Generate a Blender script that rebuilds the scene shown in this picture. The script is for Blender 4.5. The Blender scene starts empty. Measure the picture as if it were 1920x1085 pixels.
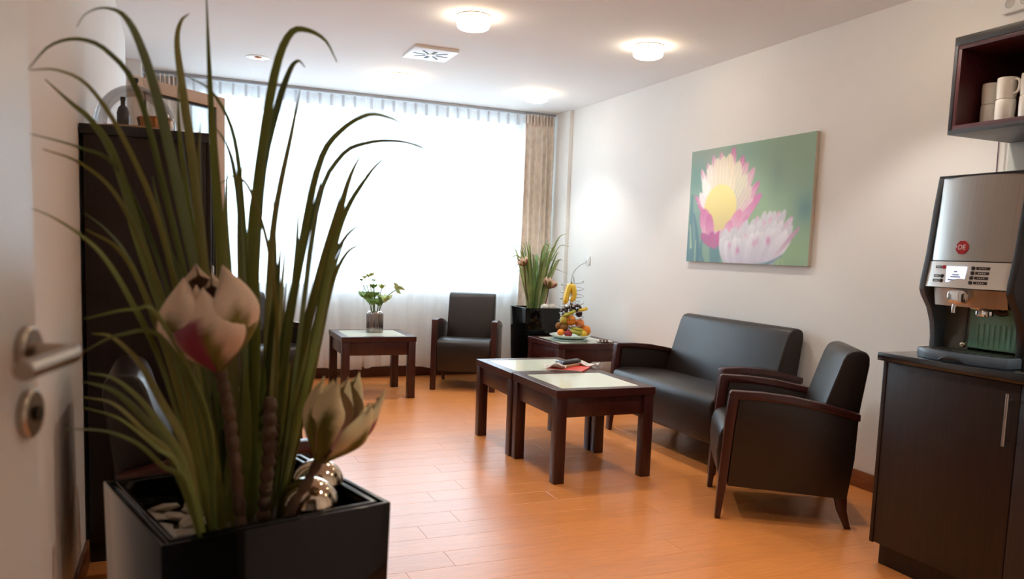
import bpy, bmesh, math, random
from mathutils import Vector, Matrix

# ------------------------------------------------------------------ camera, world, exposure
scene = bpy.context.scene
col = scene.collection
PI = math.pi
cam_d = bpy.data.cameras.new('camera')
cam_o = bpy.data.objects.new('camera', cam_d)
col.objects.link(cam_o)
cam_d.sensor_width = 36.0
cam_d.lens = 1482.84 / 1920 * 36.0
cam_d.shift_y = 80.05 / 1920
cam_d.clip_start = 0.02
_yaw, _pitch, _roll = 0.400172, 0.101206, 0.036133
_f = Vector((math.sin(_yaw) * math.cos(_pitch), math.cos(_yaw) * math.cos(_pitch), -math.sin(_pitch)))
_r = Vector((math.cos(_yaw), -math.sin(_yaw), 0))
_u = _r.cross(_f)
_r2 = math.cos(_roll) * _r + math.sin(_roll) * _u
_u2 = -math.sin(_roll) * _r + math.cos(_roll) * _u
_M = Matrix((( _r2.x, _u2.x, -_f.x, 0), (_r2.y, _u2.y, -_f.y, 0), (_r2.z, _u2.z, -_f.z, 1.28427), (0, 0, 0, 1)))
cam_o.matrix_world = _M
cam_d.dof.use_dof = True
cam_d.dof.focus_distance = 4.6
cam_d.dof.aperture_fstop = 3.8
scene.camera = cam_o

world = bpy.data.worlds.new('overcast_sky')
scene.world = world
world.use_nodes = True
bg = world.node_tree.nodes['Background']
bg.inputs[0].default_value = (0.68, 0.845, 1.0, 1)
SKY = 5.5
bg.inputs[1].default_value = SKY
LAMP = 9.0
BULB = 22.0
vs = scene.view_settings
vs.view_transform = 'Standard'
vs.look = 'None'
vs.gamma = 1.0
vs.use_curve_mapping = False
vs.exposure = 1.0
scene.cycles.max_bounces = 6
scene.cycles.diffuse_bounces = 4
scene.cycles.transparent_max_bounces = 10
scene.cycles.sample_clamp_indirect = 8.0
scene.cycles.caustics_reflective = False
scene.cycles.caustics_refractive = False
scene.cycles.blur_glossy = 0.5
scene.cycles.use_light_tree = False
scene.cycles.use_adaptive_sampling = True
scene.cycles.adaptive_threshold = 0.03

XR, YB, H = 3.627, 7.70, 2.70      # right wall, window wall, ceiling
XL = -0.345                        # left wall

# daylight portal in the window opening (guides sky sampling only)
pl = bpy.data.lights.new('window_portal', 'AREA')
pl.shape = 'RECTANGLE'; pl.size = 3.3; pl.size_y = 1.7
pl.cycles.is_portal = True
po = bpy.data.objects.new('window_portal', pl)
col.objects.link(po)
po.location = (1.68, YB + 0.12, 1.72)
po.rotation_euler = (-PI / 2, 0, 0)

# ------------------------------------------------------------------ helpers
def lin(c):
    return tuple(((x / 12.92) if x <= 0.04045 else ((x + 0.055) / 1.055) ** 2.4) for x in c)

def rgb(r, g, b):
    return lin((r / 255, g / 255, b / 255))

MATS = {}
def mat(name, color, rough=0.5, metal=0.0, var=0.08, scale=12.0, stretch=(1, 1, 1), bump=0.0, bscale=None,
        coat=0.0, spec=0.5, trans=0.0, rvar=0.0, sheen=0.0, rand=False, coatr=0.05):
    """principled material whose colour drifts with a (stretched) noise; optional bump"""
    if name in MATS:
        return MATS[name]
    m = bpy.data.materials.new(name)
    m.use_nodes = True
    nt = m.node_tree; N = nt.nodes; Lk = nt.links
    b = N['Principled BSDF']
    tc = N.new('ShaderNodeTexCoord')
    mp = N.new('ShaderNodeMapping'); mp.inputs['Scale'].default_value = stretch
    Lk.new(tc.outputs['Object'], mp.inputs['Vector'])
    src = mp.outputs['Vector']
    if rand:
        oi = N.new('ShaderNodeObjectInfo')
        ad = N.new('ShaderNodeVectorMath'); ad.operation = 'MULTIPLY_ADD'
        ad.inputs[1].default_value = (17.0, 31.0, 7.0)
        Lk.new(oi.outputs['Random'], ad.inputs[0]); Lk.new(mp.outputs['Vector'], ad.inputs[2])
        src = ad.outputs['Vector']
    nz = N.new('ShaderNodeTexNoise'); nz.inputs['Scale'].default_value = scale
    nz.inputs['Detail'].default_value = 5.0
    Lk.new(src, nz.inputs['Vector'])
    cr = N.new('ShaderNodeValToRGB')
    lo = tuple(max(0, c * (1 - var)) for c in color); hi = tuple(min(1, c * (1 + var)) for c in color)
    cr.color_ramp.elements[0].position = 0.3; cr.color_ramp.elements[0].color = (*lo, 1)
    cr.color_ramp.elements[1].position = 0.7; cr.color_ramp.elements[1].color = (*hi, 1)
    Lk.new(nz.outputs['Fac'], cr.inputs['Fac'])
    cout = cr.outputs['Color']
    if rand:
        hs = N.new('ShaderNodeHueSaturation')
        mr = N.new('ShaderNodeMapRange'); mr.inputs['To Min'].default_value = 0.95; mr.inputs['To Max'].default_value = 1.05
        Lk.new(oi.outputs['Random'], mr.inputs['Value']); Lk.new(mr.outputs['Result'], hs.inputs['Value'])
        Lk.new(cout, hs.inputs['Color']); cout = hs.outputs['Color']
    Lk.new(cout, b.inputs['Base Color'])
    b.inputs['Roughness'].default_value = rough
    b.inputs['Metallic'].default_value = metal
    b.inputs['Specular IOR Level'].default_value = spec
    if coat: b.inputs['Coat Weight'].default_value = coat; b.inputs['Coat Roughness'].default_value = coatr
    if trans: b.inputs['Transmission Weight'].default_value = trans
    if sheen: b.inputs['Sheen Weight'].default_value = sheen
    if rvar:
        mr2 = N.new('ShaderNodeMapRange'); mr2.inputs['To Min'].default_value = rough - rvar; mr2.inputs['To Max'].default_value = rough + rvar
        Lk.new(nz.outputs['Fac'], mr2.inputs['Value']); Lk.new(mr2.outputs['Result'], b.inputs['Roughness'])
    if bump:
        bp = N.new('ShaderNodeBump'); bp.inputs['Strength'].default_value = bump; bp.inputs['Distance'].default_value = 0.002
        n2 = N.new('ShaderNodeTexNoise'); n2.inputs['Scale'].default_value = bscale or scale * 8
        n2.inputs['Detail'].default_value = 3.0
        Lk.new(src, n2.inputs['Vector'])
        Lk.new(n2.outputs['Fac'], bp.inputs['Height']); Lk.new(bp.outputs['Normal'], b.inputs['Normal'])
    MATS[name] = m
    return m

def emit_mat(name, color, strength):
    if name in MATS: return MATS[name]
    m = bpy.data.materials.new(name); m.use_nodes = True
    b = m.node_tree.nodes['Principled BSDF']
    b.inputs['Base Color'].default_value = (0.9, 0.9, 0.9, 1)
    b.inputs['Emission Color'].default_value = (*color, 1)
    b.inputs['Emission Strength'].default_value = strength
    MATS[name] = m
    return m

def sheer_mat(name, color, transp, translucent):
    m = bpy.data.materials.new(name); m.use_nodes = True
    nt = m.node_tree; N = nt.nodes; Lk = nt.links
    N.remove(N['Principled BSDF'])
    out = N['Material Output']
    tr = N.new('ShaderNodeBsdfTransparent'); tr.inputs[0].default_value = (1, 1, 1, 1)
    tl = N.new('ShaderNodeBsdfTranslucent'); tl.inputs[0].default_value = (*color, 1)
    df = N.new('ShaderNodeBsdfDiffuse'); df.inputs[0].default_value = (*color, 1)
    a = N.new('ShaderNodeMixShader'); a.inputs[0].default_value = translucent
    Lk.new(df.outputs[0], a.inputs[1]); Lk.new(tl.outputs[0], a.inputs[2])
    c = N.new('ShaderNodeMixShader')
    # fine weave: thread density drifts slightly over the cloth
    tc = N.new('ShaderNodeTexCoord'); nz = N.new('ShaderNodeTexNoise'); nz.inputs['Scale'].default_value = 9.0
    mr = N.new('ShaderNodeMapRange'); mr.inputs['To Min'].default_value = transp * 0.9; mr.inputs['To Max'].default_value = transp * 1.1
    Lk.new(tc.outputs['Object'], nz.inputs['Vector']); Lk.new(nz.outputs['Fac'], mr.inputs['Value'])
    Lk.new(mr.outputs['Result'], c.inputs[0])
    Lk.new(a.outputs[0], c.inputs[1]); Lk.new(tr.outputs[0], c.inputs[2])
    Lk.new(c.outputs[0], out.inputs['Surface'])
    MATS[name] = m
    return m

def thin_glass(name, tint=(1, 1, 1), rough=0.0, refl=1.0):
    m = bpy.data.materials.new(name); m.use_nodes = True
    nt = m.node_tree; N = nt.nodes; Lk = nt.links
    N.remove(N['Principled BSDF'])
    out = N['Material Output']
    tr = N.new('ShaderNodeBsdfTransparent'); tr.inputs[0].default_value = (*tint, 1)
    gl = N.new('ShaderNodeBsdfGlossy'); gl.inputs['Roughness'].default_value = rough
    fr = N.new('ShaderNodeFresnel'); fr.inputs['IOR'].default_value = 1.45
    mu = N.new('ShaderNodeMath'); mu.operation = 'MULTIPLY'; mu.inputs[1].default_value = refl
    mx = N.new('ShaderNodeMixShader')
    Lk.new(fr.outputs[0], mu.inputs[0]); Lk.new(mu.outputs[0], mx.inputs[0])
    Lk.new(tr.outputs[0], mx.inputs[1]); Lk.new(gl.outputs[0], mx.inputs[2])
    Lk.new(mx.outputs[0], out.inputs['Surface'])
    MATS[name] = m
    return m

def attr_mat(name, rough=0.6, spec=0.3, coat=0.0):
    """colour comes from the mesh's own painted 'Col' attribute (dyed petals, printed picture)"""
    if name in MATS: return MATS[name]
    m = bpy.data.materials.new(name); m.use_nodes = True
    nt = m.node_tree; b = nt.nodes['Principled BSDF']
    at = nt.nodes.new('ShaderNodeAttribute'); at.attribute_name = 'Col'
    nt.links.new(at.outputs['Color'], b.inputs['Base Color'])
    b.inputs['Roughness'].default_value = rough; b.inputs['Specular IOR Level'].default_value = spec
    if coat: b.inputs['Coat Weight'].default_value = coat
    MATS[name] = m
    return m

class MB:
    def __init__(s): s.v = []; s.f = []; s.c = None
    def add(s, vs, fs):
        k = len(s.v); s.v += [tuple(p) for p in vs]; s.f += [tuple(i + k for i in q) for q in fs]; return s
    def box(s, x0, x1, y0, y1, z0, z1):
        return s.add([(x0, y0, z0), (x1, y0, z0), (x1, y1, z0), (x0, y1, z0), (x0, y0, z1), (x1, y0, z1), (x1, y1, z1), (x0, y1, z1)],
                     [(0, 3, 2, 1), (4, 5, 6, 7), (0, 1, 5, 4), (1, 2, 6, 5), (2, 3, 7, 6), (3, 0, 4, 7)])
    def hexa(s, bot, top):
        return s.add(list(bot) + list(top), [(0, 3, 2, 1), (4, 5, 6, 7), (0, 1, 5, 4), (1, 2, 6, 5), (2, 3, 7, 6), (3, 0, 4, 7)])
    def prism(s, prof, a0, a1, axis='x'):
        """extrude a 2D profile along an axis: x -> profile (y,z); y -> profile (x,z); z -> profile (x,y)"""
        n = len(prof)
        def P(p, a):
            return (a, p[0], p[1]) if axis == 'x' else ((p[0], a, p[1]) if axis == 'y' else (p[0], p[1], a))
        vs = [P(p, a0) for p in prof] + [P(p, a1) for p in prof]
        fs = [tuple(range(n)), tuple(range(2 * n - 1, n - 1, -1))]
        fs += [(i, i + n, (i + 1) % n + n, (i + 1) % n) for i in range(n)]
        return s.add(vs, fs)
    def lathe(s, prof, n=24, c=(0, 0, 0), closed_top=False, closed_bot=False, flute=None):
        k = []
        for (r, z) in prof:
            for i in range(n):
                a = 2 * PI * i / n
                rr = r * (1 + (flute[0] * math.cos(flute[1] * a) if flute else 0))
                k.append((c[0] + rr * math.cos(a), c[1] + rr * math.sin(a), c[2] + z))
        fs = []
        for j in range(len(prof) - 1):
            for i in range(n):
                fs.append((j * n + i, j * n + (i + 1) % n, (j + 1) * n + (i + 1) % n, (j + 1) * n + i))
        if closed_bot: fs.append(tuple(range(n - 1, -1, -1)))
        if closed_top: fs.append(tuple((len(prof) - 1) * n + i for i in range(n)))
        return s.add(k, fs)
    def tube(s, path, rad, n=8, closed=False, caps=True):
        P = [Vector(p) for p in path]
        m = len(P)
        R = rad if isinstance(rad, (list, tuple)) else [rad] * m
        up = Vector((0, 0, 1)); vs = []; prev = None
        for i in range(m):
            if closed: t = P[(i + 1) % m] - P[i - 1]
            else: t = P[min(i + 1, m - 1)] - P[max(i - 1, 0)]
            t.normalize()
            if prev is None:
                a = up if abs(t.dot(up)) < 0.9 else Vector((1, 0, 0))
                x = t.cross(a).normalized()
            else:
                x = (prev - t * prev.dot(t)).normalized()
            prev = x; y = t.cross(x)
            for k in range(n):
                an = 2 * PI * k / n
                vs.append(P[i] + (x * math.cos(an) + y * math.sin(an)) * R[i])
        fs = []
        for i in range(m if closed else m - 1):
            j = (i + 1) % m
            for k in range(n):
                fs.append((i * n + k, i * n + (k + 1) % n, j * n + (k + 1) % n, j * n + k))
        if caps and not closed:
            fs.append(tuple(range(n - 1, -1, -1))); fs.append(tuple((m - 1) * n + k for k in range(n)))
        return s.add(vs, fs)
    def sphere(s, c, r, n=16, m=10, sq=(1, 1, 1)):
        vs = [(c[0], c[1], c[2] - r * sq[2])]
        for j in range(1, m):
            t = PI * j / m - PI / 2
            for i in range(n):
                a = 2 * PI * i / n
                vs.append((c[0] + r * sq[0] * math.cos(t) * math.cos(a), c[1] + r * sq[1] * math.cos(t) * math.sin(a), c[2] + r * sq[2] * math.sin(t)))
        vs.append((c[0], c[1], c[2] + r * sq[2]))
        fs = [(0, 1 + (i + 1) % n, 1 + i) for i in range(n)]
        for j in range(m - 2):
            for i in range(n):
                a = 1 + j * n + i; b = 1 + j * n + (i + 1) % n
                fs.append((a, b, b + n, a + n))
        k = 1 + (m - 2) * n; t = len(vs) - 1
        fs += [(k + i, k + (i + 1) % n, t) for i in range(n)]
        return s.add(vs, fs)
    def xf(s, M):
        s.v = [tuple(M @ Vector(p)) for p in s.v]; return s
    def build(s, name, material, parent=None, bevel=0.0, segs=2, smooth=30, recalc=True):
        me = bpy.data.meshes.new(name)
        me.from_pydata(s.v, [], s.f)
        if bevel or recalc:
            b = bmesh.new(); b.from_mesh(me)
            if recalc: bmesh.ops.recalc_face_normals(b, faces=b.faces)
            if bevel:
                es = [e for e in b.edges if len(e.link_faces) == 2 and e.calc_face_angle(0) > math.radians(25)]
                bmesh.ops.bevel(b, geom=es, offset=bevel, segments=segs, affect='EDGES', profile=0.5, clamp_overlap=True)
            b.to_mesh(me); b.free()
        if s.c is not None:
            ca = me.color_attributes.new('Col', 'FLOAT_COLOR', 'POINT')
            for i, c in enumerate(s.c): ca.data[i].color = (*c, 1)
        if smooth:
            me.polygons.foreach_set('use_smooth', [True] * len(me.polygons))
            me.set_sharp_from_angle(angle=math.radians(smooth))
        me.materials.append(material)
        o = bpy.data.objects.new(name, me)
        col.objects.link(o)
        if parent: o.parent = parent
        return o

def tag(o, label, cat=None, group=None, kind=None):
    o['label'] = label
    if cat: o['category'] = cat
    if group: o['group'] = group
    if kind: o['kind'] = kind
    return o

def thing(name, label, cat, loc=(0, 0, 0), rz=0.0, group=None, kind=None, rot=None):
    o = bpy.data.objects.new(name, None)
    o.empty_display_size = 0.1
    col.objects.link(o)
    o.location = loc
    o.rotation_euler = rot if rot else (0, 0, rz)
    return tag(o, label, cat, group, kind)

def place(o, loc, rz=0.0, rot=None):
    o.location = loc; o.rotation_euler = rot if rot else (0, 0, rz); return o

def inst(o, parent=None, loc=None, rot=None, scale=None):
    c = o.copy(); col.objects.link(c)
    if parent is not None: c.parent = parent
    if loc is not None: c.location = loc
    if rot is not None: c.rotation_euler = rot
    if scale is not None: c.scale = scale
    return c

def copy_tree(o, parent=None):
    c = o.copy(); col.objects.link(c); c.parent = parent
    for ch in list(o.children): copy_tree(ch, c)
    return c

def spline(pts, n):
    """Catmull-Rom through pts, n samples"""
    P = [Vector(p) for p in pts]
    P = [P[0] * 2 - P[1]] + P + [P[-1] * 2 - P[-2]]
    m = len(P) - 3; out = []
    for i in range(n):
        t = i / (n - 1) * m; k = min(int(t), m - 1); u = t - k
        a, b, c, d = P[k], P[k + 1], P[k + 2], P[k + 3]
        out.append(0.5 * ((2 * b) + (c - a) * u + (2 * a - 5 * b + 4 * c - d) * u * u + (3 * b - a - 3 * c + d) * u ** 3))
    return out

def text_mesh(name, txt, size, material, parent=None, extrude=0.0004):
    cu = bpy.data.curves.new(name, 'FONT'); cu.body = txt; cu.size = size; cu.extrude = extrude
    cu.align_x = 'CENTER'; cu.align_y = 'CENTER'
    tmp = bpy.data.objects.new(name, cu); col.objects.link(tmp)
    dg = bpy.context.evaluated_depsgraph_get()
    me = bpy.data.meshes.new_from_object(tmp.evaluated_get(dg))
    bpy.data.objects.remove(tmp)
    me.materials.clear(); me.materials.append(material)
    o = bpy.data.objects.new(name, me); col.objects.link(o)
    if parent: o.parent = parent
    return o

# ------------------------------------------------------------------ materials
M_WALL = mat('wall_paint', rgb(240, 238, 234), 0.85, var=0.012, scale=3, bump=0.06, bscale=220)
M_CEIL = mat('ceiling_paint', rgb(240, 239, 238), 0.9, var=0.01, scale=2, bump=0.04, bscale=200)
M_PLANK = mat('floor_plank_laminate', rgb(222, 140, 74), 0.34, var=0.11, scale=9, stretch=(0.9, 16, 1), rand=True, spec=0.5, coat=0.3, coatr=0.22)
M_JOINT = mat('floor_joint', rgb(150, 92, 54), 0.7)
M_BASE = mat('baseboard_wood', rgb(134, 80, 44), 0.4, var=0.18, scale=6, stretch=(1.5, 1.5, 14))
M_BASE_SHADED = mat('baseboard_shaded', rgb(82, 46, 32), 0.4, var=0.18, scale=6)  # same wood, with the shade at the window wall put into its colour
M_MAHOG = mat('mahogany_stain', rgb(58, 23, 20), 0.33, var=0.22, scale=5, stretch=(9, 9, 1.2), spec=0.5)
M_WENGE = mat('wenge_veneer', rgb(38, 26, 23), 0.42, var=0.3, scale=6, stretch=(16, 16, 0.7), bump=0.12, bscale=40, spec=0.35)
M_LEATHER = mat('brown_leather', rgb(31, 22, 18), 0.40, var=0.08, scale=20, bump=0.12, bscale=420, spec=0.5)
M_MILK = mat('milk_glass', rgb(226, 232, 216), 0.08, var=0.01, scale=4, spec=0.6)
M_BLACKGLOSS = mat('black_glaze', rgb(9, 9, 10), 0.06, var=0.1, scale=3, spec=0.3)
M_BLACK = mat('black_plastic', rgb(24, 24, 26), 0.35, var=0.1, scale=30)
M_BLACKTOP = mat('black_stone_top', rgb(20, 19, 20), 0.14, var=0.4, scale=160, spec=0.6)
M_STEEL = mat('brushed_steel', rgb(176, 172, 166), 0.30, metal=1.0, var=0.06, scale=4, stretch=(1, 60, 0.6), rvar=0.06)
M_CHROME = mat('chrome', rgb(214, 212, 208), 0.06, metal=1.0, var=0.02, scale=5)
M_SATIN = mat('satin_nickel', rgb(176, 164, 150), 0.28, metal=1.0, var=0.04, scale=20)
M_WHITE = mat('white_lacquer', rgb(238, 238, 236), 0.35, var=0.01, scale=4)
M_WHITEPL = mat('white_plastic', rgb(232, 232, 230), 0.4, var=0.01, scale=6)
M_CERAMIC = mat('white_ceramic', rgb(236, 232, 224), 0.12, var=0.015, scale=8, coat=0.3)
# ------------------------------------------------------------------ the room
def struct(name, mb, m, label, cat='wall', bevel=0.0):
    return tag(mb.build(name, m, bevel=bevel, smooth=0 if not bevel else 30), label, cat, kind='structure')

floor = struct('floor', MB().box(-1.4, XR, -2.0, YB + 0.02, -0.06, -0.012), M_JOINT, 'warm orange-brown wood plank floor of the lounge', 'floor')
# planks run across the room, each its own piece
plank_mesh = {}
PW = 0.1645
def plank(L):
    key = round(L, 2)
    if key not in plank_mesh:
        h = L / 2 - 0.0002; w = PW / 2 - 0.0002; c = 0.0010
        mb = MB().add([(-h, -w, -0.012), (h, -w, -0.012), (h, w, -0.012), (-h, w, -0.012),
                       (-h, -w, -c), (h, -w, -c), (h, w, -c), (-h, w, -c),
                       (-h + c, -w + c, 0), (h - c, -w + c, 0), (h - c, w - c, 0), (-h + c, w - c, 0)],
                      [(0, 1, 5, 4), (1, 2, 6, 5), (2, 3, 7, 6), (3, 0, 4, 7), (4, 5, 9, 8), (5, 6, 10, 9), (6, 7, 11, 10), (7, 4, 8, 11), (8, 9, 10, 11)])
        o = mb.build('plank', M_PLANK, floor, smooth=0)
        plank_mesh[key] = o.data
        return o
    o = bpy.data.objects.new('plank', plank_mesh[key]); col.objects.link(o); o.parent = floor
    return o
random.seed(3)
y = 0.482 - 3 * PW
row = 0
while y < YB:
    off = (row * 0.47 + 0.13 * (row % 3)) % 1.22
    x = (XL if y < 6.3 else -0.9)
    x0 = x; xs = [x0]
    first = x0 + 0.24 + off
    q = first
    while q < XR - 0.2:
        xs.append(q); q += 1.22
    xs.append(XR)
    for a, b in zip(xs, xs[1:]):
        o = plank(round(b - a, 2)); o.location = ((a + b) / 2, y + PW / 2, 0)
    y += PW; row += 1

struct('ceiling', MB().box(-1.4, XR + 0.3, -2.0, YB + 0.3, H, H + 0.1), M_CEIL, 'plain white ceiling over the lounge', 'ceiling')
struct('wall_right', MB().box(XR, XR + 0.15, -2.0, YB + 0.3, -0.06, H), M_WALL, 'long white wall with the flower picture and the sofa', 'wall')
struct('wall_left', MB().box(XL - 0.12, XL, 0.5, 6.47, -0.06, H), M_WALL, 'white wall beside the open door and dark cupboard', 'wall')
mb = MB().box(-1.4, XL - 0.12, 6.35, 6.47, -0.06, H)
struct('wall_recess', mb, M_WALL, 'end of the white wall turning into the window recess', 'wall')
struct('wall_recess_side', MB().box(-1.4, -1.28, 6.47, 7.9, -0.06, H), M_WALL, 'hidden side of the window recess', 'wall')
# window wall: parapet, lintel and the strips beside the opening
WX0, WX1, WZ0, WZ1 = 0.06, 3.30, 0.85, 2.56
mb = MB().box(-1.4, XR, YB, YB + 0.22, -0.06, WZ0).box(-1.4, XR, YB, YB + 0.22, WZ1, H)
mb.box(-1.4, WX0, YB, YB + 0.22, WZ0, WZ1).box(WX1, XR, YB, YB + 0.22, WZ0, WZ1)
struct('wall_back', mb, M_WALL, 'white window wall behind the sheer curtains', 'wall')
struct('pillar_right', MB().box(3.59, XR, 7.205, YB, 0, H), M_WALL, 'shallow white pilaster in the corner right of the curtain', 'pilaster')
struct('pillar_left', MB().box(-1.28, -0.272, 7.175, YB, 0, H), M_WALL, 'white pilaster left of the window behind the cupboard', 'pilaster')
# doorway wall behind the camera and the corridor beyond it
mb = MB().box(-1.4, -0.42, -0.06, 0.08, -0.06, H).box(0.80, XR, -0.06, 0.08, -0.06, H).box(-0.42, 0.80, -0.06, 0.08, 2.12, H)
struct('wall_front', mb, M_WALL, 'wall with the doorway the room is seen from', 'wall')
struct('wall_corridor', MB().box(-1.4, XR, -2.1, -2.0, -0.06, H).box(-1.5, -1.4, -2.0, 7.9, -0.06, H), M_WALL, 'corridor wall outside the doorway', 'wall')
# baseboards
def base(name, x0, x1, y0, y1, label, m=M_BASE):
    mb = MB().box(x0, x1, y0, y1, 0.0, 0.1)
    tag(mb.build(name, m, bevel=0.003), label, 'baseboard', kind='structure')
base('baseboard_right', XR - 0.014, XR, 0.08, 7.205, 'brown wood baseboard along the long right wall')
base('baseboard_back', -1.28, 3.59, YB - 0.014, YB, 'baseboard below the window, coloured dark brown for the shade there', M_BASE_SHADED)
base('baseboard_left', XL, XL + 0.014, 0.5, 3.41, 'brown wood baseboard beside the open door')
# window: frame, two mullions, panes, sill, radiator
win = thing('window_1', 'wide overexposed window behind the sheer curtains', 'window', kind='structure')
mb = MB().box(WX0, WX1, YB + 0.06, YB + 0.13, WZ0, WZ0 + 0.06).box(WX0, WX1, YB + 0.06, YB + 0.13, WZ1 - 0.06, WZ1)
mb.box(WX0, WX0 + 0.06, YB + 0.06, YB + 0.13, WZ0 + 0.06, WZ1 - 0.06).box(WX1 - 0.06, WX1, YB + 0.06, YB + 0.13, WZ0 + 0.06, WZ1 - 0.06)
mb.build('window_frame', M_WHITE, win)
M_PANE = thin_glass('window_glass', (0.97, 0.985, 0.98), 0.0, 0.6)
w3 = (WX1 - WX0 - 0.12) / 3
for i in range(3):
    xa = WX0 + 0.06 + i * w3
    if i: MB().box(xa - 0.035, xa + 0.035, YB + 0.055, YB + 0.125, WZ0 + 0.06, WZ1 - 0.06).build('mullion', M_WHITE, win, bevel=0.003)
    MB().box(xa + (0.035 if i else 0), xa + w3 - (0.035 if i < 2 else 0), YB + 0.09, YB + 0.094, WZ0 + 0.06, WZ1 - 0.06).build('pane', M_PANE, win)
MB().box(WX0 - 0.04, WX1 + 0.04, YB - 0.05, YB + 0.06, WZ0 - 0.03, WZ0).build('window_sill', M_WHITE, win, bevel=0.005)
rad = thing('radiator', 'white panel radiator below the window behind the sheer curtain', 'radiator', (1.75, 7.665, 0))
MB().box(-1.15, 1.15, -0.035, 0.0, 0.16, 0.72).build('panel', M_WHITE, rad, bevel=0.004)
for i in range(22):
    MB().box(-1.11 + i * 0.1035, -1.06 + i * 0.1035, -0.043, -0.035, 0.19, 0.69).build('rib', M_WHITE, rad, bevel=0.003)
MB().box(-1.15, 1.15, -0.037, 0.033, 0.72, 0.735).build('top_grille', M_WHITE, rad, bevel=0.002)

# door leaf standing open beside the camera
door = thing('door_1', 'open white door leaf at the near left edge', 'door', (-0.3455, 0.1583, 0), math.radians(-13), kind='structure')
MB().box(-0.04, 0.0, 0.0, 0.88, 0.006, 2.1).build('door_leaf', M_WHITE, door, bevel=0.002)
hy, hz = 0.85, 1.158
MB().lathe([(0.0275, 0), (0.0275, 0.007), (0.025, 0.009), (0.0, 0.009)], 32).xf(Matrix.Translation((0, hy, hz)) @ Matrix.Rotation(PI / 2, 4, 'Y')).build('rosette', M_SATIN, door)
hd = thing('door_handle', 'satin metal lever handle', None); del hd['label']; hd['label'] = 'satin nickel lever handle'
hd.parent = door
MB().tube(spline([(0.006, hy, hz), (0.03, hy, hz), (0.038, hy, hz), (0.047, hy - 0.004, hz), (0.052, hy - 0.014, hz), (0.052, hy - 0.035, hz), (0.052, hy - 0.08, hz), (0.052, hy - 0.135, hz)], 26), 0.0098, 14).build('lever', M_SATIN, hd)
MB().lathe([(0.0265, 0), (0.0265, 0.007), (0.024, 0.009), (0.0, 0.009)], 32).xf(Matrix.Translation((0, hy, hz - 0.068)) @ Matrix.Rotation(PI / 2, 4, 'Y')).build('key_escutcheon', M_SATIN, door)
MB().lathe([(0.0085, 0), (0.0085, 0.004), (0, 0.004)], 16).xf(Matrix.Translation((0.009, hy, hz - 0.068)) @ Matrix.Rotation(PI / 2, 4, 'Y')).build('keyhole', M_BLACK, door)
mb = MB().box(-0.42, -0.385, -0.065, 0.085, 0, 2.12).box(0.757, 0.80, -0.065, 0.085, 0, 2.12).box(-0.385, 0.757, -0.065, 0.085, 2.105, 2.12)
tag(mb.build('trim_1', M_WHITE, bevel=0.002), 'white door frame of the doorway', 'door frame', kind='structure')

# ------------------------------------------------------------------ ceiling lamps, downlight, vent
M_LAMP = emit_mat('lamp_glass_lit', (1.0, 0.82, 0.60), LAMP)
M_RING = mat('lamp_ring', rgb(225, 222, 216), 0.3)
def lamp(x, y, label):
    t = thing('ceiling_lamp', label, 'lamp', (x, y, H), group='lit round ceiling lamps')
    MB().lathe([(0.062, 0), (0.062, -0.028), (0.0, -0.028)], 32).build('base', M_RING, t)
    MB().lathe([(0.098, -0.0005), (0.104, -0.002), (0.104, -0.007), (0.098, -0.009), (0.09, -0.009), (0.09, -0.0005)], 40).build('rim', M_RING, t)
    MB().lathe([(0.0, -0.022), (0.09, -0.022), (0.098, -0.028), (0.1, -0.036), (0.1, -0.058), (0.096, -0.069), (0.085, -0.076), (0.06, -0.081), (0.0, -0.083)], 40).build('diffuser', M_LAMP, t)
    for k in range(3):
        a = 0.5 + k * 2 * PI / 3
        MB().box(-0.006, 0.006, 0.088, 0.096, -0.03, -0.004).xf(Matrix.Rotation(a, 4, 'Z')).build('clip', M_CHROME, t)
    bl = bpy.data.lights.new('bulb', 'SPOT'); bl.energy = BULB; bl.spot_size = math.radians(104); bl.spot_blend = 0.45; bl.color = (1.0, 0.935, 0.85); bl.shadow_soft_size = 0.03
    bo = bpy.data.objects.new('bulb', bl); col.objects.link(bo); bo.parent = t; bo.location = (0, 0, -0.09)
    return t
lamp(1.66, 4.70, 'lit round ceiling lamp nearest the camera, left of the other near lamp')
lamp(2.935, 4.75, 'lit round ceiling lamp nearest the long right wall, above the sofa')
lamp(1.685, 6.55, 'lit round ceiling lamp beyond the square vent, above the left window half')
lamp(2.945, 6.60, 'lit round ceiling lamp by the beige curtain in the far right corner')
lamp(1.64, 2.85, 'lit round ceiling lamp out of view above the planter side')
lamp(2.925, 2.85, 'lit round ceiling lamp out of view above the coffee counter')
lamp(1.62, 1.0, 'added unseen round ceiling lamp, nearest the doorway')  # unseen lamp, added to brighten the near part of the room
lamp(2.915, 1.0, 'added unseen round ceiling lamp over the near end of the counter')  # its added partner, likewise unseen, for more light near the counter
t = thing('downlight', 'small recessed chrome downlight in the ceiling above the grass leaves', 'downlight', (0.57, 6.56, H))
MB().lathe([(0.088, 0.0), (0.088, -0.004), (0.078, -0.007), (0.07, -0.004), (0.066, 0.0)], 36).build('ring', M_WHITE, t)
MB().lathe([(0.07, -0.004), (0.055, -0.0012), (0.03, -0.0006)], 36).build('reflector', M_CHROME, t)
MB().lathe([(0.03, -0.004), (0.02, -0.009), (0.0, -0.011)], 20).build('bulb', mat('copper_bulb', rgb(190, 110, 60), 0.2, metal=0.6), t)
t = thing('ceiling_vent', 'square white swirl air vent with black slots in the ceiling', 'vent', (1.692, 5.705, H))
MB().box(-0.162, 0.162, -0.172, 0.172, -0.018, 0).build('plate', M_WHITE, t, bevel=0.002)
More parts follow.
